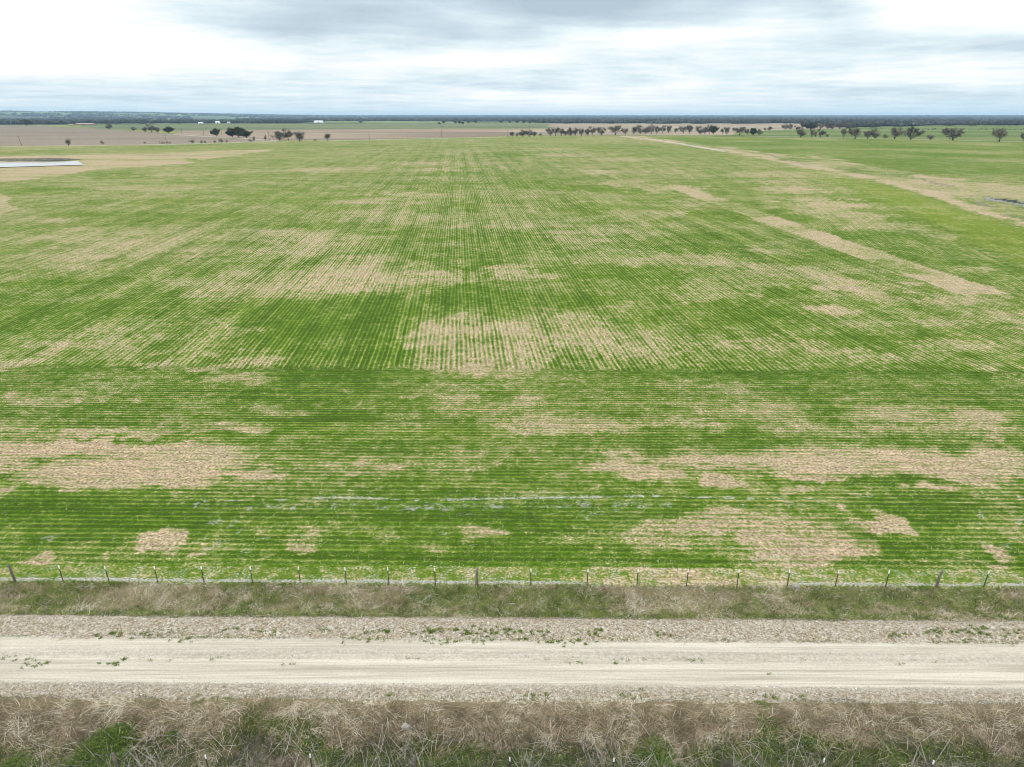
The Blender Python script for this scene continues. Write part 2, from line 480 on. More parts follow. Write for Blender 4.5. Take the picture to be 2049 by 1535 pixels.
def ground_attrs(x, y):
    D = np.hypot(x, y)
    v = vf(x, y)
    u = u_main(x, y)
    n = len(x)
    dry = .47 + .60 * (fbm(x * .55, y, 16, 6, .7, 61) - .5) + .30 * (fbm(x, y, 160, 3, .5, 66) - .5)
    dry = dry + .08 * sm(D, 110, 420) - .12 * sm(v, 56, 50)
    pf = patch_field(x, y)
    pos = np.maximum(pf, 0) * (.34 + .40 * sm(fbm(x * .45, y, 3.5, 5, .68, 68), .32, .60) + .28 * sm(fbm(x * .35, y, 9, 4, .6, 69), .35, .62))
    dry = dry + (.66 + .38 * sm(v, 75, 60)) * pos + .34 * np.minimum(pf, 0)
    amp = np.ones(n)
    yel = .50 + .25 * sm(D, 80, 300) + .6 * (fbm(x, y, 60, 4, .55, 71) - .3)
    white = np.zeros(n)
    tint = np.zeros((n, 4))
    uw = np.zeros((n, 3))
    # crop rows: coordinate across (u) and along (w) the rows
    bnd = 84.2 - .018 * x + (fbm(x, y, 2.5, 4, .65, 80) - .5) * 3.4
    head = (v < 200) & (y < bnd)
    vh = y + .017 * x + .00003 * x * x * 0
    tx = np.interp(y, TER_Y, TER_X)
    right = (~head) & (x + .048 * y > 96 + .10 * np.maximum(0, 150 - y)) & (y > 84)
    uw[:, 0] = np.where(head, vh, np.where(right, (x - tx) * .93, u))
    uw[:, 1] = np.where(head, x, y)
    amp = amp * np.where(right, .55, 1.0)
    amp = amp * np.where(head & (y > 79.5), .35 + .2 * fbm(x, y, 3, 2, .5, 83), 1)
    amp = amp * np.where(head, .62 + .5 * fbm(x * .12, y, 1.5, 3, .6, 84), 1)
    amp = amp * sm(D, 1300, 500)
    amp = amp * (.55 + .9 * fbm(x, y, 40, 3, .5, 90))
    # rows fade out left of the middle far away, where the drill ran the other way
    amp = amp * (1 - .75 * sm(u, -20, -120) * sm(y, 230, 330))

    def paint(mask, rgb, a=1.0, soft=None):
        m = mask if soft is None else mask & (soft > 0)
        tint[m, :3] = rgb
        tint[m, 3] = a

    # standing stubble strip, parallel with the rows
    jit = (fbm(x, y, 5, 3, .6, 97) - .5) * 1.3
    us = x + .048 * y
    ss = (us > 86.3 + jit * 1.6) & (us < 96.0 + jit * 2.4) & (y > W(0, 590)[1]) & (y < W(0, 371)[1])
    lg = ss & (y > W(0, 436)[1]) & (y < W(0, 402)[1])
    dry[ss] = .93 + 1.2 * (fbm(x, y, 12, 5, .68, 99)[ss] - .5)
    dry[lg] = .60
    yel[ss] = .8
    amp[ss] *= .25
    # terrace strip: bright yellow-green bank left of the pale line, rough grass beyond
    dt = x - tx + (fbm(x, y, 14, 4, .6, 101) - .5) * 9
    wgt = np.clip(y / 300., .5, 2.2)
    lime = sm(dt, -34 * wgt ** .3, -16) * sm(dt, -1, -6) * sm(y, 480, 300)
    yel = yel + 1.3 * lime
    dry = dry - .14 * lime
    t2 = np.interp(y, TER2_Y, TER2_X)
    rough = (dt > 0) & (x < t2 + jit * 6) & (y > 120) & (y < 1230)
    dry[rough] = (.66 + 1.1 * (fbm(x, y * .6, 30, 6, .68, 105) - .5))[rough]
    yel[rough] = .55
    amp[rough] = .12
    wob = (fbm(x, y, 30, 3, .5, 107) - .5)
    pl = np.exp(-((dt - 3.0 * wgt) / (3.4 * wgt * (1 + 1.6 * wob))) ** 2) * (y > 105) * (y < 1230)
    pl2 = np.exp(-((x - t2 + wob * 26) / 4.5) ** 2) * (y > 120) * (y < 1230) * sm(fbm(x, y, 45, 4, .65, 109), .45, .6)
    dry = dry + .75 * pl * sm(fbm(x, y, 22, 5, .7, 108), .36, .56) + .6 * pl2
    # dry channel bed winding in the rough
    ch = np.exp(-((dt - (17 + 10 * np.sin(y / 47.))) / 1.5) ** 2) * (y > 120) * (y < 900)
    tint[:, :3] = np.where((ch > .5)[:, None], (.16, .15, .125), tint[:, :3])
    tint[:, 3] = np.maximum(tint[:, 3], np.where(ch > .5, .65 * sm(fbm(x, y, 40, 2, .5, 111), .42, .55), 0))
    # rocky pool in the creek at the right edge
    qx, qy = x + (fbm(x, y, 6, 4, .6, 115) - .5) * 12, y + (fbm(x, y, 6, 4, .6, 116) - .5) * 14
    paint(in_poly(qx, qy, P_CREEK_ROCK), (.22, .215, .185))
    paint(in_poly(qx, qy, P_CREEK_DARK), (.035, .045, .040))
    # field beyond the terrace: even, bluish green
    bey = (x > t2 + jit * 6) & (y > 120) & (y < 1250)
    dry[bey] = (.46 + .6 * (fbm(x, y, 60, 4, .6, 113) - .5))[bey] + .8 * pl2[bey]
    amp[bey] *= .35
    # stubble around the pond at the left, pale corner of the next field
    jx, jy = x + (fbm(x, y, 30, 4, .6, 121) - .5) * 16, y + (fbm(x, y, 26, 4, .6, 122) - .5) * 16
    st = in_poly(jx, jy, P_STUB)
    dry[st] = (.98 + 1.3 * (fbm(x * .3, y, 16, 5, .68, 123) - .5))[st]
    amp[st] = .1
    ci = in_poly(jx, jy, P_CIRC)
    dry[ci] = (.85 + .8 * (fbm(x, y, 16, 4, .6, 124) - .5))[ci]
    # far pastures
    fx, fy = x + (fbm(x, y, 120, 3, .6, 131) - .5) * 50, y + (fbm(x, y, 120, 3, .6, 132) - .5) * 50
    far = y > 700
    gn = fbm(x * .16, y, 70, 5, .65, 133)
    for poly, ca, cb in ((P_FAR_PLOW, (.175, .145, .110), (.225, .180, .135)), (P_FAR_BROWN, (.19, .145, .105), (.28, .215, .155)),
                         (P_FAR_GREEN, (.10, .125, .06), (.155, .165, .085)), (P_FAR_BROWNR, (.22, .185, .135), (.32, .255, .185)),
                         (P_FAR_GREENR, (.085, .125, .035), (.15, .175, .06))):
        m = far & in_poly(fx, fy, poly)
        k = sm(gn, .35, .65)[m][:, None]
        tint[m, :3] = np.array(ca) * (1 - k) + np.array(cb) * k
        tint[m, 3] = 1
    # land past the pastures
    wayoff = D > 3300
    k = sm(fbm(x, y, 900, 3, .5, 141), .42, .6)[:, None]
    c = np.array((.05, .065, .035)) * (1 - k) + np.array((.16, .20, .085)) * k
    m = wayoff & (tint[:, 3] < .9)
    tint[m, :3] = c[m]
    tint[m, 3] = 1
    # ---- near bands
    # mown strip between crop and fence
    mow = (v > V_FENCE - .4) & (v < 42.25 + (fbm(x, y, 2, 3, .5, 151) - .5) * .35)
    mgrey = sm(fbm(x, y, .8, 3, .6, 153), .40, .62)
    dry[mow] = (.50 + .5 * (fbm(x, y, 3, 3, .6, 155) - .5))[mow]
    rgt = sm(x, 2, 7) * sm(x, 21, 17)
    dry[mow] += .35 * rgt[mow]
    yel[mow] = 1.05
    amp[mow] = .05
    white[mow] = (.45 * mgrey)[mow]
    # bare chalky line under the wires
    bare = np.exp(-((v - 40.55 - (fbm(x, y, 2.5, 3, .6, 157) - .5) * .35) / .26) ** 2)
    white = np.maximum(white, bare * (.38 + .8 * fbm(x, y, .6, 3, .6, 159)) * (1 - .5 * rgt))
    # chalk clods turned up along one drill pass
    lx, ly = W(np.array([430, 700, 850, 1100, 1300, 1560]), np.array([1003, 996, 1001.5, 996, 993, 998]))
    yl = np.interp(x, lx, ly)
    cl = np.exp(-((y - yl) / .13) ** 2) * ((x > lx[0]) & (x < lx[-1]))
    cl2 = np.exp(-((y - yl + 1.3) / .8) ** 2) * ((x > lx[0] + 3) & (x < lx[-1] - 9)) * .58
    cn = fbm(x, y, .5, 3, .7, 161) - .5
    white = np.maximum(white, cl * (.75 + 3.0 * cn) * (.35 + 1.0 * fbm(x, y, 6, 2, .5, 162)))
    white = np.maximum(white, cl2 * (.65 + 2.4 * cn))
    gl = sm(fbm(x, y, 3.2, 4, .6, 163), .56, .68) * sm(cn, .02, .2) * (v < 53) * (v > 42.3)
    white = np.maximum(white, .55 * gl)
    # verges
    ver = ((v < V_FENCE - .1) & (v > 36.4)) | (v < 30.3)
    k = sm(verge_mix(x, y), .30, .62)[:, None]
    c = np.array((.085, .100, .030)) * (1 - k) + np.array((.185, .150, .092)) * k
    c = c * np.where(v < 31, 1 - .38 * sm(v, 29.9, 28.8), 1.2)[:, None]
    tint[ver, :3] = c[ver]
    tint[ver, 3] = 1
    return np.stack([dry, amp, yel, np.clip(white, 0, 1.4)], 1), tint, uw


# ================================================================== ground sheet
def fan_grid():
    py = np.concatenate([np.arange(2400, 1600, -40), np.arange(1600, 330, -2.2), np.arange(330, 262, -.6), np.arange(262, 240, -.35)])
    ds = []
    for p in py:
        ds.append(float(W(1024.5, p)[1]))
    ds = [d for d in ds if d > 2]
    last = ds[-1]
    while last < 29000:
        last *= 1.045
        ds.append(last)
    ds = np.array([-31000, -3000, -300, -40, -5] + ds)
    t = np.concatenate([np.linspace(-1.15, -.80, 30), np.linspace(-.795, .795, 780), np.linspace(.80, 1.15, 30)])
    return ds, t


ds, tt = fan_grid()
# width scale grows with distance; close to and behind the camera it stays wide
wid = np.where(ds > 15, ds + 11, 60 + np.abs(ds) * 1.2)
gx = tt[None, :] * wid[:, None]
edge = 3.0
gx[:, 0] = -wid * edge - 60
gx[:, -1] = wid * edge + 60
gx = np.clip(gx, -33000, 33000)
gy = np.repeat(ds[:, None], len(tt), 1)
gx, gy = gx.ravel(), gy.ravel()
gz = height(gx, gy)
# the pond is sunk a little into the ground
PX, PY = wp([(168, 329.5)])[0]
P_POND = wp([(-340, 330), (0, 322.4), (160, 319.8), (178, 331.3), (0, 336.6), (-340, 346)])
pin = in_poly(gx, gy, P_POND)
gz[pin] -= .4
nr, nc = len(ds), len(tt)
ii = np.arange((nr - 1) * (nc - 1))
r_, c_ = ii // (nc - 1), ii % (nc - 1)
a_ = r_ * nc + c_
gf = np.stack([a_, a_ + 1, a_ + nc + 1, a_ + nc], 1)
mA, mB, uw = ground_attrs(gx, gy)

mat_g, T, B = material('field_ground', .95, .05)
P = T.pos()
cA = T.node('ShaderNodeSeparateColor')
T.put(cA.inputs[0], T.attr('mask_a'))
dry, amp, yel = cA.outputs[0], cA.outputs[1], cA.outputs[2]
white = T.attr('mask_a', 'Alpha')
uwv = T.attr('row_coord', 'Vector')
suw = T.node('ShaderNodeSeparateXYZ')
T.put(suw.inputs[0], uwv)
n1 = T.noise(P, 7.0, 2, .7)
n2 = T.noise(P, .9, 6, .78)
n3 = T.noise(P, .12, 8, .8)
n4 = T.m('SUBTRACT', T.noise(P, 2.8, 1, .6), .5)
n5 = T.m('SUBTRACT', T.noise(T.vmul(uwv, (.9, .55, 1)), 1.0, 2, .6), .5)
n6 = T.m('SUBTRACT', T.noise(T.vmul(uwv, (.22, .16, 1)), 1.0, 2, .6), .5)
mid = T.m('ADD', T.m('ADD', T.m('MULTIPLY', n4, 1.3), T.m('MULTIPLY', n5, 1.1)), T.m('MULTIPLY', n6, .8))
wob = T.noise(T.vmul(uwv, (.35, .06, 0)), 1.0, 2, .5)
uu = T.m('ADD', suw.outputs[0], T.m('MULTIPLY', T.m('SUBTRACT', wob, .5), .55))
row = T.m('COSINE', T.m('MULTIPLY', uu, 2 * math.pi / .64))
row2 = T.m('COSINE', T.m('MULTIPLY', uu, 2 * math.pi / 1.92))
row3 = T.m('COSINE', T.m('MULTIPLY', suw.outputs[0], 2 * math.pi / 9.1))
st1 = T.noise(T.vmul(uwv, (1.35, .035, 0)), 1.0, 3, .65)
st2 = T.noise(T.vmul(uwv, (.17, .006, 0)), 1.0, 4, .7)
rowp = T.m('SUBTRACT', T.m('MULTIPLY', T.m('POWER', T.m('MULTIPLY_ADD', row, .5, .5), 1.6), 2.0), .72)
rows = T.m('ADD', T.m('MULTIPLY', rowp, .23), T.m('MULTIPLY', row2, .06))
rows = T.m('ADD', rows, T.m('MULTIPLY', row3, .05))
rows = T.m('ADD', rows, T.m('MULTIPLY', T.m('SUBTRACT', st1, .5), 1.0))
rows = T.m('ADD', rows, T.m('MULTIPLY', T.m('SUBTRACT', st2, .5), .8))
rows = T.m('MULTIPLY', rows, amp)
spk = T.m('ADD', T.m('MULTIPLY', T.m('SUBTRACT', n1, .5), 1.9), T.m('MULTIPLY', T.m('SUBTRACT', n2, .5), 2.2))
gk = T.m('ADD', T.m('ADD', T.m('MULTIPLY', rows, 1.05), .51), T.m('MULTIPLY', spk, .75))
gk = T.m('ADD', gk, T.m('MULTIPLY', T.m('SUBTRACT', n3, .5), 1.3))
gk = T.m('ADD', gk, T.m('ADD', T.m('MULTIPLY', T.m('SUBTRACT', dry, .47), .8), T.m('MULTIPLY', mid, .45)), clamp=True)
green = T.ramp(gk, [(0.0, (.014, .046, .003)), (.28, (.030, .088, .004)), (.55, (.072, .138, .010)), (.78, (.150, .202, .034)), (1.0, (.28, .29, .11))])
green = T.mixc(T.m('MULTIPLY', yel, .42, clamp=True), green, (.95, .92, .45), 'MULTIPLY')
green = T.mixc(T.m('MULTIPLY', yel, .22, clamp=True), green, (.20, .24, .03))
dk = T.m('ADD', dry, T.m('MULTIPLY', T.m('SUBTRACT', n2, .5), 2.2))
dk = T.m('ADD', dk, T.m('MULTIPLY', T.m('SUBTRACT', n3, .5), 1.5))
dk = T.m('ADD', dk, T.m('MULTIPLY', T.m('SUBTRACT', n1, .5), 2.0))
dk = T.m('ADD', dk, T.m('ADD', T.m('MULTIPLY', rows, T.m('MULTIPLY_ADD', dry, 1.5, -.10)), T.m('MULTIPLY', mid, .55)))
dk = T.sstep(dk, .38, 1.04)
sn = T.noise(P, 4.2, 3, .75)
straw = T.ramp(sn, [(0.34, (.11, .095, .055)), (.44, (.285, .215, .135)), (.54, (.44, .325, .22)), (.68, (.62, .49, .36))])
straw = T.mixc(T.sstep(n4, -.02, -.20), straw, (.58, .60, .50), 'MULTIPLY')
n7 = T.noise(T.vmul(uwv, (2.2, .35, 1)), 1.0, 3, .65)
straw = T.mixc(1.0, straw, T.ramp(n7, [(.34, (.72, .71, .68)), (.5, (.99, .98, .98)), (.66, (1.22, 1.19, 1.16))]), 'MULTIPLY')
straw = T.mixc(T.sstep(n3, .46, .56), straw, (.90, .97, .92), 'MULTIPLY')
colr = T.mixc(dk, green, straw)
# tinted zones (verges, far pastures)
tn = T.ramp(T.m('ADD', T.m('MULTIPLY', n2, .5), T.m('MULTIPLY', n3, .5)), [(.3, (.45, .45, .45)), (.5, (.95, .95, .95)), (.7, (1.45, 1.45, 1.45))])
tcol = T.mixc(1.0, T.attr('mask_b'), tn, 'MULTIPLY')
colr = T.mixc(T.attr('mask_b', 'Alpha'), colr, tcol)
wk = T.sstep(T.m('ADD', white, T.m('MULTIPLY', T.m('SUBTRACT', n1, .5), 1.2)), .35, .8)
colr = T.mixc(wk, colr, T.ramp(n1, [(.35, (.16, .15, .12)), (.62, (.42, .405, .36))]))
T.put(B.inputs['Base Color'], colr)
bmp = T.node('ShaderNodeBump')
bmp.inputs['Strength'].default_value = .5
bmp.inputs['Distance'].default_value = .12
T.put(bmp.inputs['Height'], T.m('ADD', n1, T.m('MULTIPLY', row, .25)))
T.put(B.inputs['Normal'], bmp.outputs[0])

ground = mesh_obj('ground', np.stack([gx, gy, gz], 1), gf, mat_g, smooth=True,
                  attrs={'mask_a': mA, 'mask_b': mB, 'row_coord': uw})
tag(ground, 'striped green crop field and surrounding land reaching to the horizon', 'ground', kind='structure')

# ================================================================== gravel road
def road_sheet():
    xs = np.arange(-75, 75.01, .22)
    lo = 29.95 + (fbm(xs, xs * 0, 2.0, 4, .6, 201) - .5) * 1.1 + .25 * sm(xs, 10, 25) 
    hi = 36.75 + (fbm(xs, xs * 0 + 9, 2.6, 4, .65, 203) - .5) * 1.0
    kk = np.linspace(0, 1, 42)
    V = lo[:, None] * (1 - kk) + hi[:, None] * kk
    X = np.repeat(xs[:, None], len(kk), 1)
    Y = V - FS * X
    Z = height(X, Y) + .012
    # crowned middle and shallow wheel tracks
    Z = Z + .05 * np.exp(-((V - 33.55) / .55) ** 2) + .015 * (fbm(X, Y, .4, 3, .6, 207) - .5) * ((V < 31.2) | (V > 34.9))
    n, m = X.shape
    i = np.arange((n - 1) * (m - 1))
    r, c = i // (m - 1), i % (m - 1)
    a = r * m + c
    f = np.stack([a, a + m, a + m + 1, a + 1], 1)
    return np.stack([X.ravel(), Y.ravel(), Z.ravel()], 1), f, V.ravel()


rv, rf, rV = road_sheet()
mat_r, T, B = material('crushed_limestone', .95, .05)
P = T.pos()
sp = T.node('ShaderNodeSeparateXYZ')
T.put(sp.inputs[0], P)
V = T.attr('across', 'Fac')
n1 = T.noise(P, 9, 3, .75)
n2 = T.noise(P, 1.1, 5, .7)
nl = T.noise(T.vmul(P, (.05, 2.4, 0)), 1.0, 4, .65)
nl2 = T.noise(T.vmul(P, (.25, 7, 0)), 1.0, 3, .6)
Vn = T.m('ADD', V, T.m('MULTIPLY', T.m('SUBTRACT', n2, .5), 1.3))
should = T.m('SUBTRACT', 1.0, T.m('MULTIPLY', T.sstep(Vn, 30.55, 31.4), T.m('SUBTRACT', 1.0, T.sstep(Vn, 34.5, 35.0))))
base = T.ramp(T.m('ADD', T.m('MULTIPLY', nl, .8), T.m('MULTIPLY', T.m('SUBTRACT', nl2, .25), .4)), [(.36, (.325, .286, .228)), (.5, (.425, .376, .304)), (.62, (.51, .458, .378))])
base = T.mixc(1.0, base, T.ramp(n1, [(.3, (.84, .84, .84)), (.7, (1.12, 1.12, 1.12))]), 'MULTIPLY')
vor = T.node('ShaderNodeTexVoronoi')
T.put(vor.inputs['Vector'], P)
vor.inputs['Scale'].default_value = 9.5
vc = T.node('ShaderNodeSeparateColor')
T.put(vc.inputs[0], vor.outputs['Color'])
stone = T.ramp(T.m('ADD', T.m('MULTIPLY', vc.outputs[0], .55), T.m('MULTIPLY', n1, .6)), [(.28, (.145, .118, .080)), (.5, (.285, .235, .172)), (.70, (.385, .33, .26)), (.92, (.56, .52, .45))])
stone = T.mixc(T.sstep(n2, .42, .68), stone, (.86, .80, .66), 'MULTIPLY')
mid = T.m('MULTIPLY', T.sstep(Vn, 32.9, 33.2), T.m('SUBTRACT', 1.0, T.sstep(Vn, 33.7, 34.0)))
base = T.mixc(T.m('MULTIPLY', mid, .55), base, T.mixc(.45, stone, (.40, .375, .33)))
colr = T.mixc(should, base, stone)
T.put(B.inputs['Base Color'], colr)
bmp = T.node('ShaderNodeBump')
bmp.inputs['Strength'].default_value = .6
bmp.inputs['Distance'].default_value = .06
T.put(bmp.inputs['Height'], n1)
T.put(B.inputs['Normal'], bmp.outputs[0])
road = mesh_obj('gravel_road', rv, rf, mat_r, smooth=True, attrs={'across': rV})
tag(road, 'pale limestone gravel road with two wheel tracks crossing the foreground', 'road', kind='structure')


# ================================================================== blades of grass and stalks
def blades(X, Y, Z, hgt, wid, azi, lean, droop, seg=2):
    """tapered bent blades; lean = angle from vertical at the base, droop = extra bend towards the tip"""
    n = len(X)
    dxy = np.stack([np.cos(azi), np.sin(azi)], 1)
    sid = np.stack([-dxy[:, 1], dxy[:, 0]], 1)
    pts = []
    p = np.stack([X, Y, Z], 1)
    L = hgt / seg
    wd = []
    for k in range(seg + 1):
        pts.append(p.copy())
        wd.append(wid * (1 - k / seg) ** .7)
        a = lean + droop * (k + .5) / seg
        stp = np.zeros((n, 3))
        stp[:, :2] = dxy * (np.sin(a) * L)[:, None]
        stp[:, 2] = np.cos(a) * L
        p = p + stp
    vs = np.zeros((n, 2 * seg + 1, 3))
    for k in range(seg):
        off = np.zeros((n, 3))
        off[:, :2] = sid * (wd[k] / 2)[:, None]
        vs[:, 2 * k] = pts[k] - off
        vs[:, 2 * k + 1] = pts[k] + off
    vs[:, 2 * seg] = pts[seg]
    nv = 2 * seg + 1
    b = (np.arange(n) * nv)[:, None]
    quads = [b + np.array([2 * k, 2 * k + 1, 2 * k + 3, 2 * k + 2]) for k in range(seg - 1)]
    tri = b + np.array([2 * seg - 2, 2 * seg - 1, 2 * seg])
    faces = [tri] + ([np.concatenate(quads)] if quads else [])
    return vs.reshape(-1, 3), faces, nv


def blade_obj(name, args, rnd, mat, parent=None, seg=2):
    v, f, nv = blades(*args, seg=seg)
    return mesh_obj(name, v, f, mat, parent, attrs={'shade': np.repeat(rnd, nv)})


def plant_mat(name, stops, rough=.8, transl=0.0):
    m, T, B = material(name, rough, .12)
    T.put(B.inputs['Base Color'], T.ramp(T.attr('shade', 'Fac'), stops))
    return m


M_dry = plant_mat('dead_grass', [(0, (.070, .054, .037)), (.3, (.20, .148, .092)), (.6, (.345, .262, .168)), (.85, (.44, .355, .245)), (1, (.58, .51, .40))])
M_grass = plant_mat('live_grass', [(0, (.022, .042, .008)), (.4, (.065, .105, .016)), (.75, (.14, .185, .034)), (1, (.24, .27, .075))])
M_crop = plant_mat('wheat_leaf', [(0, (.016, .058, .004)), (.4, (.040, .115, .007)), (.75, (.11, .19, .020)), (1, (.24, .29, .07))])
M_straw = plant_mat('straw', [(0, (.14, .10, .06)), (.4, (.33, .24, .155)), (.75, (.47, .36, .245)), (1, (.64, .54, .41))])
M_grey = plant_mat('grey_stem', [(0, (.10, .09, .075)), (.5, (.27, .25, .21)), (1, (.50, .47, .41))])
M_brush = plant_mat('dark_brush', [(0, (.020, .018, .015)), (.5, (.070, .060, .050)), (1, (.24, .215, .18))])
M_stone = plant_mat('limestone_chip', [(0, (.10, .09, .075)), (.4, (.30, .275, .235)), (.75, (.47, .44, .39)), (1, (.72, .70, .65))])


def scatter(n, v0, v1, halfw=None):
    v = RNG.uniform(v0, v1, n)
    hw = (v * .80 + 12) if halfw is None else np.full(n, halfw)
    x = RNG.uniform(-1, 1, n) * hw
    return x, v - FS * x


def verge(v0, v1, n_dry, n_green, hd, seed, coverage, side, gcov=.12, lift=0.0):
    # dead matted grass, laid over in clumps
    x, y = scatter(n_dry, v0, v1)
    cn = verge_mix(x, y)
    keep = RNG.uniform(0, 1, len(x)) < (coverage + (1 - coverage) * sm(cn, .36, .56))
    # ragged upper edge against the gravel
    keep &= ~((vf(x, y) < 31) & (vf(x, y) > 29.35 + .85 * fbm(x, y, 1.6, 4, .7, seed + 31) + .25 * RNG.uniform(0, 1, len(x))))
    x, y, cn = x[keep], y[keep], cn[keep]
    n = len(x)
    az = (fbm(x, y, 1.0, 3, .65, seed) - .5) * 9 + side + RNG.normal(0, .85, n)
    cl = fbm(x, y, .9, 3, .6, seed + 4)
    lean = np.clip(1.12 + RNG.normal(0, .3, n) + (cl - .5) * 1.0, .2, 1.5)
    hg = hd * RNG.uniform(.5, 1.3, n) * (.5 + 1.0 * cl)
    lng = RNG.uniform(0, 1, n) < .05
    hg = np.where(lng, hg * 1.7, hg)
    shade = np.clip(.55 + lift + .22 * lng + RNG.normal(0, .26, n) + (fbm(x, y, .9, 4, .7, seed + 9) - .5) * 1.9, 0, 1)
    blade_o = blade_obj('dead_grass', (x, y, height(x, y) - .03 + RNG.uniform(0, .12, n) * cl, hg, RNG.uniform(.008, .020, n) * (1 + .5 * lng), az, lean, RNG.uniform(.2, 1.0, n)), shade, M_dry)
    x, y = scatter(n_green, v0, v1)
    cn = verge_mix(x, y)
    keep = RNG.uniform(0, 1, len(x)) < (gcov + (1 - gcov) * sm(cn, .58, .40))
    x, y = x[keep], y[keep]
    n = len(x)
    shade = np.clip(.45 + lift + RNG.normal(0, .24, n) + (fbm(x, y, .7, 3, .6, seed + 12) - .5) * 1.2, 0, 1)
    g_o = blade_obj('live_grass', (x, y, height(x, y) - .01, RNG.uniform(.10, .32, n), RNG.uniform(.016, .030, n), RNG.uniform(0, 6.28, n), RNG.uniform(.1, 1.0, n), RNG.uniform(.1, .8, n)), shade, M_grass)
    return blade_o, g_o


a, b = verge(22.0, 30.15, 150000, 130000, .52, 301, .34, -1.57)
tag(a, 'matted tan dead grass on the ditch bank along the bottom edge', 'dead grass', kind='stuff')
tag(b, 'low green grass in the ditch below the gravel road', 'grass', kind='stuff')
a, b = verge(36.7, 40.3, 80000, 110000, .38, 341, .48, -1.2, .34, .14)
tag(a, 'dry tan grass on the verge between gravel road and far fence', 'dead grass', kind='stuff')
tag(b, 'low green grass on the verge between gravel road and far fence', 'grass', kind='stuff')

# pale tall weed stalks lying about in the ditch
x, y = scatter(2600, 22.5, 28.0)
k = fbm(x, y, 2.6, 3, .6, 377) > .44
x, y = x[k], y[k]
n = len(x)
st = blade_obj('weed_stalks', (x, y, height(x, y), RNG.uniform(.8, 1.9, n), RNG.uniform(.018, .036, n), RNG.uniform(0, 6.28, n), RNG.uniform(.4, 1.4, n), RNG.uniform(-.3, .5, n)),
               np.clip(RNG.normal(.62, .2, n), 0, 1), M_grey, seg=4)
tag(st, 'pale grey dead weed stalks tangled over the ditch', 'weeds', kind='stuff')


# dark twiggy brush along the bottom of the ditch
x, y = scatter(26000, 22.3, 27.9)
k = fbm(x, y, 2.2, 4, .65, 388) + .10 * sm(vf(x, y), 27.4, 26.0) > .50
x, y = x[k], y[k]
n = len(x)
br = blade_obj('brush', (x, y, height(x, y) + RNG.uniform(0, .25, n), RNG.uniform(.25, .9, n), RNG.uniform(.010, .020, n), RNG.uniform(0, 6.28, n), RNG.uniform(.1, 1.3, n), RNG.uniform(-.4, .6, n)),
               np.clip(RNG.normal(.30, .2, n), 0, 1), M_brush, seg=3)
tag(br, 'dark grey twiggy brush along the bottom edge of the picture', 'brush', kind='stuff')


# chalk stones on the shoulders and the berm
def chips(x, y, z, size, rnd, name, label, mat):
    n = len(x)
    base = np.array([(1, 0, 0), (0, 1, 0), (-1, 0, 0), (0, -1, 0), (0, 0, .7), (.6, .6, .4)], float)
    vs = base[None] * (1 + RNG.uniform(-.35, .35, (n, 6, 3)))
    th = RNG.uniform(0, 6.28, n)
    c, s = np.cos(th), np.sin(th)
    rx = vs[:, :, 0] * c[:, None] - vs[:, :, 1] * s[:, None]
    ry = vs[:, :, 0] * s[:, None] + vs[:, :, 1] * c[:, None]
    vs = np.stack([rx, ry, vs[:, :, 2]], 2) * size[:, None, None] + np.stack([x, y, z], 1)[:, None, :]
    f = np.array([(0, 5, 4), (0, 1, 5), (1, 4, 5), (1, 2, 4), (2, 3, 4), (3, 0, 4)])
    faces = (np.arange(n) * 6)[:, None, None] + f[None]
    o = mesh_obj(name, vs.reshape(-1, 3), faces.reshape(-1, 3), mat, attrs={'shade': np.repeat(rnd, 6)})
    return tag(o, label, 'gravel', kind='stuff')


x1, y1 = scatter(26000, 30.0, 31.2)
x2, y2 = scatter(38000, 34.7, 36.9)
x3, y3 = scatter(5000, 32.9, 33.9)
x, y = np.concatenate([x1, x2, x3]), np.concatenate([y1, y2, y3])
n = len(x)
chips(x, y, height(x, y) + .012, RNG.uniform(.010, .034, n) * (1 + (RNG.uniform(0, 1, n) > .97) * .8), np.clip(RNG.normal(.52, .2, n), 0, 1),
      'loose_gravel', 'loose white and grey limestone chips along both shoulders of the road', M_stone)

# straw litter and sparse weeds on the shoulders
x = np.concatenate([scatter(16000, 29.9, 31.1)[0], scatter(22000, 34.8, 36.9)[0]])
v = np.concatenate([RNG.uniform(29.9, 31.1, 16000), RNG.uniform(34.8, 36.9, 22000)])
y = v - FS * x
n = len(x)
lit = blade_obj('straw_litter', (x, y, height(x, y) + .02, RNG.uniform(.06, .28, n), RNG.uniform(.008, .016, n), RNG.uniform(0, 6.28, n), RNG.uniform(1.1, 1.5, n), RNG.uniform(0, .2, n)),
                np.clip(RNG.normal(.42, .25, n), 0, 1), M_dry, seg=1)
tag(lit, 'dead straw litter scattered over the gravel shoulders', 'straw litter', kind='stuff')


def weed_patch(cx, cy, r, n):
    m = max(2, int(r * 16))
    sx, sy = RNG.normal(0, r * 1.1, m), RNG.normal(0, r * .32, m)
    k = RNG.integers(0, m, n)
    return cx + sx[k] + RNG.normal(0, .07, n), cy + sy[k] + RNG.normal(0, .05, n)


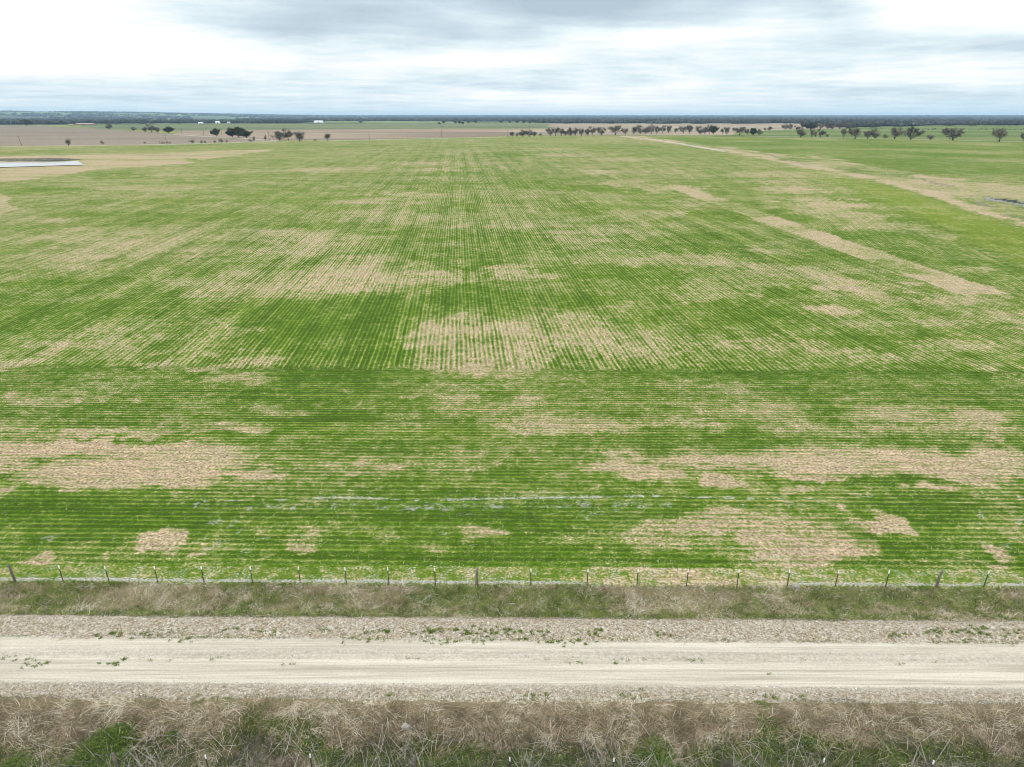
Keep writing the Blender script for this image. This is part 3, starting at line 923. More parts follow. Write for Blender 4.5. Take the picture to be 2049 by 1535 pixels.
# small green weeds: on the crown of the road, along its edge and on the berm
wx, wy = [], []
for (px, py, r, n) in [(15, 1316, .35, 40), (50, 1320, .3, 40), (70, 1332, .35, 40), (92, 1331, .3, 40), (213, 1328, .2, 30), (232, 1331, .25, 60), (252, 1320, .2, 60), (300, 1318, .3, 16), (340, 1317, .3, 16),
                       (419, 1319, .12, 16), (437, 1317, .12, 16), (459, 1315, .12, 16), (583, 1328, .2, 20), (826, 1318, .2, 20), (842, 1319, .15, 20), (945, 1318, .12, 14), (1057, 1320, .3, 24),
                       (1100, 1319, .12, 14), (1150, 1318, .2, 26), (1160, 1328, .25, 22), (1232, 1321, .15, 20), (1250, 1321, .25, 40), (1235, 1328, .15, 22), (1291, 1320, .12, 20), (1310, 1320, .2, 24), (1345, 1320, .2, 22), (1378, 1320, .3, 60), (1392, 1323, .25, 50),
                       (1445, 1321, .4, 20), (1516, 1322, .15, 10), (1597, 1320, .12, 20), (1610, 1321, .12, 16), (1778, 1320, .15, 22), (1800, 1328, .15, 16), (1830, 1321, .2, 16), (1872, 1325, .25, 20), (1888, 1322, .15, 20), (1960, 1321, .15, 12),
                       (1540, 1349, .1, 12)]:
    p = weed_patch(*wp([(px, py)])[0], r, n * 3)
    wx.append(p[0]); wy.append(p[1])
for (px, py, r, n) in [(215, 1268, .5, 120), (250, 1270, .5, 120), (285, 1272, .4, 60), (460, 1263, .3, 60), (350, 1268, .4, 30), (375, 1281, .4, 60), (545, 1266, .5, 80), (640, 1264, .4, 60), (785, 1265, .35, 90), (745, 1266, .3, 50), (850, 1265, .5, 100), (880, 1265, .6, 140), (935, 1267, .7, 220), (917, 1262, .3, 80), (1000, 1267, .5, 160),
                       (1032, 1265, .4, 140), (1078, 1268, .35, 90), (1197, 1270, .3, 70), (1195, 1264, .2, 60), (1325, 1272, .3, 80), (740, 1283, .5, 80), (860, 1282, .6, 70), (900, 1283, .4, 60), (1070, 1283, .5, 120), (1150, 1284, .8, 120), (1172, 1284, .3, 60), (960, 1284, .5, 60),
                       (1791, 1271, .4, 120), (1860, 1262, .4, 110), (1880, 1271, .4, 60), (1920, 1266, .6, 160), (1950, 1262, .5, 120), (1975, 1272, .4, 140), (2030, 1270, .5, 120), (1945, 1283, .3, 40), (1060, 1399, .6, 60), (1075, 1392, .3, 60), (1260, 1392, .5, 80), (1550, 1398, .3, 80), (1600, 1397, .3, 60), (780, 1390, .3, 40),
                       (400, 1402, .5, 60), (430, 1405, .6, 70), (1540, 1404, .5, 70)]:
    p = weed_patch(*wp([(px, py)])[0], r, n * 3)
    wx.append(p[0]); wy.append(p[1])
xe, ye = scatter(4200, 34.72, 34.95)
k = fbm(xe, ye, 2.2, 3, .6, 391) > .55
wx.append(xe[k]); wy.append(ye[k])
xe, ye = scatter(6000, 33.1, 33.75)
k = fbm(xe, ye, .5, 3, .6, 395) > .73
wx.append(xe[k]); wy.append(ye[k])
x, y = np.concatenate(wx), np.concatenate(wy)
k = RNG.uniform(0, 1, len(x)) < .6
x, y = x[k], y[k]
n = len(x)
wd = blade_obj('road_weeds', (x, y, height(x, y) + .02, RNG.uniform(.05, .15, n), RNG.uniform(.02, .05, n), RNG.uniform(0, 6.28, n), RNG.uniform(.4, 1.3, n), RNG.uniform(0, .5, n)),
               np.clip(RNG.normal(.58, .2, n), 0, 1), M_grass, seg=1)
tag(wd, 'tiny green weeds growing along the crown and edge of the gravel road', 'weeds', kind='stuff')


# broad-leaved green growth in the ditch
def leaf_clump(n, spots):
    xs, ys, zs = [], [], []
    for (px, py, r, hh, m) in spots:
        cx, cy = wp([(px, py)])[0]
        a = RNG.uniform(0, 6.28, m)
        q = np.sqrt(RNG.uniform(0, 1, m)) * r * (.75 + .5 * RNG.uniform(0, 1, m))
        x, y = cx + np.cos(a) * q, cy + np.sin(a) * q * .8
        xs.append(x); ys.append(y)
        zs.append(height(x, y) + RNG.uniform(.02, 1, m) * hh * np.clip(1 - (q / r) ** 2 * .8, .1, 1))
    return np.concatenate(xs), np.concatenate(ys), np.concatenate(zs)


x, y, z = leaf_clump(0, [(205, 1475, 1.2, .5, 1800), (235, 1462, .9, .5, 1200), (180, 1495, 1.3, .5, 1800), (225, 1510, 1.2, .45, 1500), (30, 1510, .9, .35, 900), (150, 1530, 1.5, .3, 1400), (620, 1478, .8, .25, 600), (660, 1505, 1.1, .3, 1200),
                            (760, 1510, 1.2, .25, 1000), (940, 1500, 1.3, .25, 1200), (1040, 1512, 1.2, .25, 1100), (1120, 1522, 1.4, .25, 1200), (1310, 1490, 1.2, .3, 1300), (1330, 1520, 1.3, .3, 1300), (1450, 1500, 1.1, .25, 1000), (1500, 1520, 1.2, .25, 1200),
                            (1620, 1480, .9, .25, 800), (1570, 1500, 1.3, .25, 1200), (1790, 1490, 1.3, .25, 1400), (1930, 1505, 1.5, .25, 1500), (1880, 1490, 1.0, .25, 900), (1700, 1500, 1.3, .25, 900), (340, 1465, .4, .2, 250), (370, 1490, .4, .2, 200), (880, 1520, 1.2, .25, 900)])
n = len(x)
lf = blade_obj('broadleaf_weeds', (x, y, z, RNG.uniform(.06, .13, n), RNG.uniform(.035, .075, n), RNG.uniform(0, 6.28, n), RNG.uniform(.6, 1.5, n), RNG.uniform(.1, .6, n)),
               np.clip(RNG.normal(.38, .24, n), 0, 1), M_grass, seg=2)
tag(lf, 'broad-leaved green weeds filling the ditch at the bottom of the picture', 'weeds', kind='stuff')


# ================================================================== crop: real tufts in the nearer part of the field
def crop_tufts():
    X, Y, Hh, SH = [], [], [], []
    xs_, ys_ = [], []
    # headland rows
    nrow = int((84 - 42.3) / .64)
    for k in range(nrow):
        vv = (math.ceil(42.3 / .64) + k) * .64
        hw = vv * .78 + 11
        m = int(hw * 2 / .085)
        x = RNG.uniform(-hw, hw, m)
        y = vv + .32 - .017 * x + RNG.normal(0, .10, m)
        xs_.append(x); ys_.append(y)
    return np.concatenate(xs_), np.concatenate(ys_)


x, y = crop_tufts()
A, _, _ = ground_attrs(x, y)
k = (A[:, 0] + RNG.normal(0, .16, len(x)) < .62) & (vf(x, y) > 42.35) & (A[:, 3] < .7)
x, y, dr = x[k], y[k], A[k, 0]
rep = 2
x = np.repeat(x, rep) + RNG.normal(0, .03, len(x) * rep)
y = np.repeat(y, rep) + RNG.normal(0, .03, len(y) * rep)
dr = np.repeat(dr, rep)
n = len(x)
cr = blade_obj('crop_rows', (x, y, height(x, y), RNG.uniform(.10, .19, n), RNG.uniform(.018, .034, n), RNG.uniform(0, 6.28, n), RNG.uniform(.15, 1.1, n), RNG.uniform(0, .6, n)),
               np.clip(.36 + RNG.normal(0, .2, n) + (fbm(x, y, 1.0, 3, .6, 421) - .5) * .7 + (dr - .4) * .9, 0, 1), M_crop, seg=1)
tag(cr, 'rows of young green wheat in the headland beyond the far fence', 'crop', kind='stuff')
# straw lying in the bare patches
nn = 230000
v = 42.3 + (86 - 42.3) * RNG.uniform(0, 1, nn) ** 1.15
x = RNG.uniform(-1, 1, nn) * (v * .78 + 11)
y = v - FS * x
A, _, _ = ground_attrs(x, y)
k = RNG.uniform(0, 1, nn) < .16 + .84 * sm(A[:, 0], .40, .95)
x, y = x[k], y[k]
n = len(x)
sw = blade_obj('straw_residue', (x, y, height(x, y) + .01, RNG.uniform(.12, .32, n), RNG.uniform(.012, .026, n), RNG.normal(.2, 1.2, n), RNG.uniform(.9, 1.5, n), RNG.uniform(0, .3, n)),
               np.clip(.5 + RNG.normal(0, .24, n) + (fbm(x, y, 1.4, 3, .6, 431) - .5) * .6, 0, 1), M_straw, seg=1)
tag(sw, 'tan straw residue lying in the bare patches of the nearer field', 'straw', kind='stuff')
# chalk clods
lx, ly = W(np.array([430, 700, 850, 1100, 1300, 1560]), np.array([1003, 996, 1001.5, 996, 993, 998]))
x = RNG.uniform(lx[1] - 4, lx[-1] - 9, 1500)
x = x[fbm(x, x * 0, 3.0, 3, .6, 470) > .45]
y = np.interp(x, lx, ly) + RNG.normal(0, .13, len(x)) * RNG.choice([1, 1, 1, 6], len(x))
chips(x, y, height(x, y) + .03, RNG.uniform(.015, .055, len(x)), np.clip(RNG.normal(.72, .15, len(x)), 0, 1), 'chalk_clods', 'line of white chalky clods turned up across the green headland', M_stone)

# ================================================================== pond
mat_w, T, B = material('pond_water', .1, .5)
B.inputs['Base Color'].default_value = (.09, .11, .10, 1)
B.inputs['IOR'].default_value = 1.33
nb = T.node('ShaderNodeBump')
nb.inputs['Strength'].default_value = .04
T.put(nb.inputs['Height'], T.noise(T.pos(), .8, 3, .5))
T.put(B.inputs['Normal'], nb.outputs[0])
pw = [(px, py, -.03) for px, py in wp([(-330, 331), (0, 324.6), (155, 322), (168, 329.6), (0, 334.4), (-330, 343)])]
pond = mesh_obj('pond_water', pw, np.array([[5, 4, 1, 0], [4, 3, 2, 1]]), mat_w)
tag(pond, 'long pale stock pond reflecting the sky at the left edge', 'pond', kind='structure')
mat_bank, T, B = material('pond_bank_earth')
T.put(B.inputs['Base Color'], T.ramp(T.noise(T.pos(), .35, 6, .7), [(.3, (.055, .058, .04)), (.5, (.11, .10, .075)), (.7, (.20, .18, .13))]))


def ridge(pts, w_, h_, name, mat):
    vs, n = [], 7
    for i, (x, y) in enumerate(pts):
        j = RNG.uniform(.85, 1.12) * min(1, .25 + .25 * min(i, len(pts) - 1 - i))
        for k in range(n):
            t = k / (n - 1) * 2 - 1
            vs.append((x, y + t * w_ * j, -.05 + (1 - t * t) * h_ * j))
    fs = [[i * n + k, (i + 1) * n + k, (i + 1) * n + k + 1, i * n + k + 1] for i in range(len(pts) - 1) for k in range(n - 1)]
    return mesh_obj(name, vs, np.array(fs), mat, smooth=True)


xs = np.linspace(-330, 158, 40)
pts = [tuple(float(q) for q in W(px, 321.2 - .010 * px + (0 if px > 0 else -.018 * px))) for px in xs]
bk = ridge(pts, 8, 1.5, 'pond_dam', mat_bank)
tag(bk, 'low dark earth dam along the far side of the pond', 'dam', kind='structure')

# ================================================================== pale tracks and lanes far away
mat_lane, T, B = material('pale_lane')
T.put(B.inputs['Base Color'], T.ramp(T.noise(T.pos(), .1, 5, .7), [(.3, (.25, .23, .18)), (.7, (.50, .47, .42))]))


def lane(pts_px, width, label):
    pts = wp(pts_px)
    P2 = []
    for (x1, y1), (x2, y2) in zip(pts[:-1], pts[1:]):
        for t in np.linspace(0, 1, 12, endpoint=False):
            P2.append((x1 + (x2 - x1) * t, y1 + (y2 - y1) * t))
    P2.append(pts[-1])
    P2 = np.array(P2)
    tan = np.gradient(P2, axis=0)
    tan /= np.linalg.norm(tan, axis=1)[:, None]
    nor = np.stack([-tan[:, 1], tan[:, 0]], 1)
    w = width * RNG.uniform(.75, 1.2, len(P2))[:, None]
    a, b = P2 - nor * w / 2, P2 + nor * w / 2
    vs = np.concatenate([np.c_[a, np.full(len(a), .06)], np.c_[b, np.full(len(b), .06)]])
    n = len(P2)
    f = np.array([[i, i + 1, n + i + 1, n + i] for i in range(n - 1)])
    o = mesh_obj('farm_lane', vs, f, mat_lane)
    return tag(o, label, 'lane', kind='structure')


lane([(-300, 300), (0, 293.2), (350, 289), (560, 282.6), (700, 281), (1010, 274.2)], 9, 'pale farm lane along the far left edge of the green field')
lane([(350, 269.5), (400, 272.5), (470, 276), (560, 282)], 8, 'pale lane slanting between the ploughed and the brown pasture')
lane([(1490, 272.2), (1600, 274.2), (1750, 277.5), (1900, 280.3), (2049, 283.6), (2300, 289)], 9, 'pale farm lane behind the green field at the right')
lane([(1240, 272.8), (1290, 277), (1340, 284), (1450, 303.5)], 5, 'pale strip leading away along the terrace')


# ================================================================== tubes for trunks, posts, wires
def tube(path, radii, n=6, cap=True):
    """returns verts, faces (quads), list for mesh join"""
    path = [Vector(p) for p in path]
    vs, fs = [], []
    up = Vector((0, 0, 1))
    for i, p in enumerate(path):
        t = (path[min(i + 1, len(path) - 1)] - path[max(i - 1, 0)]).normalized()
        s = t.cross(up if abs(t.z) < .9 else Vector((1, 0, 0))).normalized()
        q = t.cross(s)
        for k in range(n):
            a = 2 * math.pi * k / n
            vs.append(p + (s * math.cos(a) + q * math.sin(a)) * radii[i])
    for i in range(len(path) - 1):
        for k in range(n):
            fs.append((i * n + k, i * n + (k + 1) % n, (i + 1) * n + (k + 1) % n, (i + 1) * n + k))
    if cap:
        fs.append(tuple(range(n))[::-1])
        fs.append(tuple((len(path) - 1) * n + k for k in range(n)))
    return vs, fs


class MB:
    def __init__(s): s.v, s.f = [], []

    def add(s, vf_):
        o = len(s.v)
        s.v += [tuple(p) for p in vf_[0]]
        s.f += [tuple(i + o for i in f) for f in vf_[1]]
        return s

    def box(s, x0, y0, z0, x1, y1, z1):
        v = [(x0, y0, z0), (x1, y0, z0), (x1, y1, z0), (x0, y1, z0), (x0, y0, z1), (x1, y0, z1), (x1, y1, z1), (x0, y1, z1)]
        return s.add((v, [(0, 3, 2, 1), (4, 5, 6, 7), (0, 1, 5, 4), (1, 2, 6, 5), (2, 3, 7, 6), (3, 0, 4, 7)]))

    def mesh(s, name, mat, smooth=False):
        me = bpy.data.meshes.new(name)
        me.from_pydata(s.v, [], s.f)
        me.materials.append(mat)
        if smooth: me.shade_smooth()
        return me

    def build(s, name, mat, parent=None, smooth=False):
        o = bpy.data.objects.new(name, s.mesh(name, mat, smooth))
        COL.objects.link(o)
        if parent: o.parent = parent
        return o


def simple(name, c1, c2, scale=3, rough=.8, metal=0.0):
    m, T, B = material(name, rough, .3)
    T.put(B.inputs['Base Color'], T.ramp(T.noise(T.pos(), scale, 5, .65), [(.3, c1), (.7, c2)]))
    B.inputs['Metallic'].default_value = metal
    return m


M_steel = simple('rusty_green_steel', (.022, .022, .018), (.045, .034, .026), 8)
M_white = simple('white_post_paint', (.62, .62, .58), (.82, .82, .80), 10)
M_wood = simple('weathered_post_wood', (.075, .062, .048), (.19, .165, .135), 6)
M_wire = simple('galvanised_wire', (.07, .065, .06), (.13, .12, .11), 5, .6, .3)
M_pole = simple('pole_wood', (.10, .08, .065), (.16, .135, .115), 2)


# ================================================================== fences
def tpost_mesh():
    """steel T post: flange, stem, studs; the anchor plate is in the ground"""
    m = MB()
    m.box(-.032, -.005, -.4, .032, .005, 1.12)
    m.box(-.005, .0052, -.4, .005, .045, 1.12)
    for k in range(20):
        z = .1 + k * .052
        m.box(-.008, -.012, z, .008, -.0042, z + .014)
    me = m.mesh('t_post', M_steel)
    t = MB()
    t.box(-.036, -.009, 1.1202, .036, .009, 1.36)
    t.box(-.009, .0092, 1.1202, .009, .050, 1.36)
    return me, t.mesh('painted_tip', M_white)


TP, TPT = tpost_mesh()


def fence(root_name, label, y_of, posts, wood, xw0, xw1, zbase):
    root = empty(root_name, (0, y_of(0), 0))
    tag(root, label, 'fence')
    tops = []
    oy = y_of(0)
    for (x, lean) in posts:
        y = y_of(x)
        z = float(height(x, y)) + zbase
        o = bpy.data.objects.new('steel_post', TP)
        COL.objects.link(o)
        o.parent = root
        o.location = (x, y - oy, z)
        o.rotation_euler = (R(random.uniform(-2, 2)), R(lean), R(random.uniform(-8, 8)))
        t = bpy.data.objects.new('painted_tip', TPT)
        COL.objects.link(t)
        t.parent = o
        tops.append((x, y, z))
    for (x, lean, hh) in wood:
        y = y_of(x)
        z = float(height(x, y)) + zbase
        m = MB()
        dx_ = math.tan(R(lean)) * hh
        m.add(tube([(0, 0, -.4), (dx_ * .2 + .02, 0, .25 * hh), (dx_ * .55 - .02, .02, .6 * hh), (dx_, 0, hh)], [.095, .09, .08, .072], 8))
        m.add(tube([(dx_ * .9, 0, hh * .93), (dx_ * .9 - .10, .02, hh * .99)], [.03, .018], 5))
        o = m.build('wooden_post', M_wood, root, True)
        o.location = (x, y - oy, z)
        tops.append((x, y, z))
    tops.sort()
    for zz in (.28, .55, .82, 1.06, 1.27):
        pts = [(xw0, y_of(xw0) - oy, float(height(xw0, y_of(xw0))) + zbase + zz)]
        for i, (x, y, z) in enumerate(tops):
            if i:
                px, py, pz = tops[i - 1]
                pts.append(((px + x) / 2, (py + y) / 2 - oy - .03, (pz + z) / 2 + zz - .03 * random.uniform(.5, 1.5)))
            pts.append((x, y - oy - .03, z + zz))
        pts.append((xw1, y_of(xw1) - oy, float(height(xw1, y_of(xw1))) + zbase + zz))
        m = MB()
        m.add(tube(pts, [.0045] * len(pts), 4, False))
        m.build('wire_strand', M_wire, root)
    return root


yf = lambda x: V_FENCE - FS * x
far_t = [122, 215, 313, 406.5, 504, 600, 692.6, 778, 871, 1062, 1174.5, 1274, 1372.7, 1473, 1572.7, 1668, 1768, 1962]
scx = lambda px, D: (px - 1024.5) / F_PX * (D * math.cos(PITCH) + H * math.sin(PITCH))
leans = [-2, -3, -1, -2, -1, -1, 0, -1, 0, 0, 1, 0, 1, 1, 1, 2, 1, 4]
fence('barbed_wire_fence', 'long barbed wire fence with white-tipped steel posts between the verge and the green crop', yf,
      [(scx(p, 40.2), l) for p, l in zip(far_t, leans)] + [(-37.5, 0), (36.0, 2)],
      [(scx(26, 40.3), -4, 1.5), (scx(953, 40.3), 5, 1.4), (scx(1871, 40), 7, 1.4)], -60, 60, 0)
yn = lambda x: 25.75 - FS * x
near_t = [413, 622, 1020, 1226, 1641, 1855]
fence('barbed_wire_fence', 'near fence at the bottom edge, its white-tipped posts rising from the weedy ditch', yn,
      [(scx(p, 25.75) , l) for p, l in zip(near_t, [0, 0, 0, 1, 2, 3])],
      [(scx(228, 25.75), 0, 1.35), (scx(829, 25.75), 1, 1.35)], -40, 40, .02)


# rocks
def rock(px, py, sx, sy, sz, label, cat='rock', mat=None, dz=0):
    import bmesh
    x, y = wp([(px, py)])[0]
    bm = bmesh.new()
    bmesh.ops.create_icosphere(bm, subdivisions=3, radius=1)
    s = random.random() * 50
    for v in bm.verts:
        c = v.co
        k = .78 + .5 * float(fbm(np.array([c.x * 2 + s]), np.array([c.y * 2 + c.z * 2.7]), 1.3, 3, .6, 501)[0])
        v.co = Vector((c.x * sx * k, c.y * sy * k, c.z * sz * k))
    me = bpy.data.meshes.new('rock')
    bm.to_mesh(me)
    bm.free()
    me.materials.append(mat or M_rock)
    o = bpy.data.objects.new('rock', me)
    o.location = (x, y, float(height(x, y)) + sz * .35 + dz)
    COL.objects.link(o)
    return tag(o, label, cat)


M_rock = simple('pale_limestone_rock', (.15, .135, .105), (.34, .32, .27), 7)
rock(1592, 1175, .32, .22, .15, 'flat pale limestone rock at the foot of a far fence post')
rock(812, 1449, .24, .17, .17, 'rounded pale rock showing through the dead grass of the ditch bank', dz=.08)
rock(1025, 1206, .22, .06, .04, 'thin whitish slab of stone lying in the verge grass', dz=.08)


# bare shrub in the ditch at the left
def branchy(seed, h, spread, n1, r0, levels=3, lean=(0, 0)):
    rs = random.Random(seed)
    m = MB()
    tips = []

    def grow(p, d, L, r, lv):
        pts, rr = [p], [r]
        q = p
        segs = 3
        for k in range(segs):
            d = (d + Vector((rs.uniform(-.22, .22), rs.uniform(-.22, .22), rs.uniform(-.05, .16)))).normalized()
            q = q + d * (L / segs)
            pts.append(q)
            rr.append(max(r * (1 - .22 * (k + 1)), .003))
        m.add(tube(pts, rr, 5 if lv == levels else 4, False))
        tips.append((q, d))
        if lv > 0:
            for b_ in range(rs.randint(3, 4)):
                k = rs.randint(1, segs)
                a = rs.uniform(0, 6.28)
                out = Vector((math.cos(a), math.sin(a), 0))
                nd = (d * rs.uniform(.5, .9) + out * rs.uniform(.45, .9) * spread + Vector((0, 0, .15))).normalized()
                grow(pts[k], nd, L * rs.uniform(.5, .72), rr[k] * .62, lv - 1)
    for i in range(n1):
        a = rs.uniform(0, 6.28)
        dd = Vector((math.cos(a) * .35 * spread + lean[0], math.sin(a) * .35 * spread + lean[1], 1)).normalized()
        grow(Vector((rs.uniform(-.1, .1) * h * .2, rs.uniform(-.1, .1) * h * .2, -.1)), dd, h * rs.uniform(.40, .55), r0, levels)
    return m, tips


M_twig = simple('bare_twig_bark', (.085, .07, .06), (.17, .14, .12), 5)
for (px, py, hh, nst, lab) in [(512, 1528, 2.6, 5, 'leafless dark shrub with thin upright twigs in the ditch at the lower left'),
                               (1455, 1530, 1.0, 4, 'low reddish leafless bush in the ditch right of the middle')]:
    x, y = wp([(px, py)])[0]
    r_ = empty('bare_shrub', (x, y, float(height(x, y))))
    tag(r_, lab, 'shrub')
    m, tips = branchy(77 + px, hh, .8, nst, .022, 2)
    m.build('stems', M_twig, r_)
    tw = MB()
    rs = random.Random(px)
    for (q, d_) in tips:
        for k in range(5):
            e = (d_ + Vector((rs.uniform(-.9, .9), rs.uniform(-.9, .9), rs.uniform(-.3, .9)))).normalized() * rs.uniform(.15, .45)
            tw.add(tube([q, q + e * .5 + Vector((rs.uniform(-.03, .03),) * 3), q + e], [.006, .004, .002], 3, False))
    tw.build('crown', M_twig, r_)


# ================================================================== trees
def foliage_mat(name, stops):
    m, T, B = material(name, .9, .05)
    T.put(B.inputs['Base Color'], T.ramp(T.attr('shade', 'Fac'), stops))
    return m


M_crown_bare = foliage_mat('bare_crown_twigs', [(0, (.040, .036, .028)), (.5, (.115, .104, .084)), (1, (.21, .19, .155))])
M_crown_live = foliage_mat('live_oak_leaves', [(0, (.018, .024, .012)), (.5, (.045, .058, .026)), (1, (.09, .105, .045))])
M_bark = simple('tree_bark', (.05, .042, .035), (.11, .095, .08), 2)


def tree_variant(seed, kind):
    """unit tree (height 1, crown about 1 wide); returns trunk mesh, crown mesh"""
    rs = random.Random(seed)
    rg = np.random.default_rng(seed)
    m = MB()
    tips = []
    lean = rs.uniform(-.12, .12)
    fork = rs.uniform(.12, .24)
    m.add(tube([(0, 0, -.03), (lean * .05, 0, fork * .5), (lean * .12, 0, fork)], [.042, .032, .028], 7))
    top = Vector((lean * .12, 0, fork))

    def limb(p, d, L, r, lv):
        pts, rr = [p], [r]
        q = p
        for k in range(3):
            d = (d + Vector((rs.uniform(-.25, .25), rs.uniform(-.25, .25), rs.uniform(-.08, .14)))).normalized()
            q = q + d * L / 3
            pts.append(q)
            rr.append(r * (1 - .25 * (k + 1)))
            tips.append((q, lv))
        m.add(tube(pts, rr, 4, False))
        if lv:
            for _ in range(rs.randint(2, 3)):
                k = rs.randint(1, 3)
                a = rs.uniform(0, 6.28)
                limb(pts[k], (d + Vector((math.cos(a), math.sin(a), rs.uniform(-.1, .5))) * .85).normalized(), L * rs.uniform(.55, .75), rr[k] * .7, lv - 1)
    nl_ = rs.randint(4, 6)
    for i in range(nl_):
        a = 6.28 * i / nl_ + rs.uniform(-.4, .4)
        el_ = rs.uniform(.25, 1.35)
        limb(top, Vector((math.cos(a) * math.cos(el_), math.sin(a) * math.cos(el_), math.sin(el_))), rs.uniform(.30, .40), .018, 2)
    trunk = m.mesh('trunk', M_bark, True)
    pts = np.array([tuple(t[0]) for t in tips])
    zmax = pts[:, 2].max()
    per = {'bare': 18, 'live': 30, 'scrub': 14}[kind]
    base = np.repeat(pts, per, 0)
    sig = {'bare': .05, 'live': .05, 'scrub': .06}[kind]
    base = base + rg.normal(0, sig, base.shape)
    # outer twigs fill the crown out to a rounded, lumpy outline reaching low down
    m2 = {'bare': 650, 'live': 1500, 'scrub': 600}[kind]
    q = rg.normal(0, 1, (m2, 3))
    q /= np.linalg.norm(q, axis=1)[:, None]
    rad = rg.uniform(.35, 1, m2) ** .6
    lob = .72 + .5 * fbm(q[:, 0] * 2.2 + seed, q[:, 2] * 2.2 + q[:, 1] * 1.7, 1.0, 2, .5, seed + 7)
    cz, rz_ = (fork + zmax) / 2 - .02, (zmax - fork) / 2 + .06
    rx_ = np.percentile(np.abs(pts[:, :2]), 90) * 1.15
    q = q * (rad * lob)[:, None] * np.array([rx_, rx_, rz_]) + np.array([lean * .3, 0, cz])
    base = np.concatenate([base, q])
    base[:, 2] = np.maximum(base[:, 2], .10)
    gap = fbm(base[:, 0] * 5 + base[:, 2] * 3, base[:, 1] * 5 + base[:, 2] * 4, 1.0, 2, .5, seed) > (.40 if kind != 'live' else .27)
    base = base[gap]
    n = len(base)
    if kind == 'live':
        ln, wd_ = rg.uniform(.03, .06, n), rg.uniform(.02, .035, n)
    else:
        ln, wd_ = rg.uniform(.06, .13, n), rg.uniform(.0055, .0115, n)
    cen = np.array([0, 0, fork + .1])
    out = base - cen
    out /= np.linalg.norm(out, axis=1)[:, None] + 1e-6
    dd = out * .7 + rg.normal(0, .5, (n, 3))
    dd /= np.linalg.norm(dd, axis=1)[:, None]
    sd = np.cross(dd, rg.normal(0, 1, (n, 3)))
    sd /= np.linalg.norm(sd, axis=1)[:, None]
    v = np.stack([base - sd * wd_[:, None], base + sd * wd_[:, None], base + dd * ln[:, None]], 1).reshape(-1, 3)
    f = np.arange(n * 3).reshape(-1, 3)
    s = 1.0 / max(zmax + .04, .6)
    clump = fbm(base[:, 0] * 3 + 5, base[:, 2] * 3 + base[:, 1] * 2, .5, 2, .5, seed + 3)
    shade = np.clip(.5 + (clump - .5) * 1.4 + rg.normal(0, .15, n), 0, 1)
    co = mesh_obj('crown', v * s, f, M_crown_live if kind == 'live' else M_crown_bare, attrs={'shade': np.repeat(shade, 3)})
    crown = co.data
    bpy.data.objects.remove(co)
    trunk.transform(Matrix.Scale(s, 4))
    w_ = np.percentile(np.abs(v[:, :2] * s), 94)
    return trunk, crown, w_


VAR = {'bare': [tree_variant(s, 'bare') for s in (1, 2, 3, 4, 5, 6, 7, 8, 9)],
       'live': [tree_variant(s, 'live') for s in (11, 12, 13)],
       'scrub': [tree_variant(s, 'scrub') for s in (21, 22)]}
TREE_N = [0]


def tree(px, base, top, wpx, kind, label, group):
    TREE_N[0] += 1
    x, y = wp([(px, base)])[0]
    D = y
    h = float(ztop(D, top)) * 1.04
    depth = D * math.cos(PITCH) + H * math.sin(PITCH)
    wm = wpx / F_PX * depth / 2
    tr, crn, hw = VAR[kind][TREE_N[0] % len(VAR[kind])]
    z = float(height(x, y))
    r = empty({'bare': 'bare_tree', 'live': 'evergreen_tree', 'scrub': 'shrub'}[kind], (x, y, z), random.uniform(0, 6.28))
    r.scale = (wm / hw, wm / hw, h)
    tag(r, label, 'tree' if kind != 'scrub' else 'shrub', group)
    for nm, me in (('trunk', tr), ('crown', crn)):
        o = bpy.data.objects.new(nm, me)
        COL.objects.link(o)
        o.parent = r
    return r


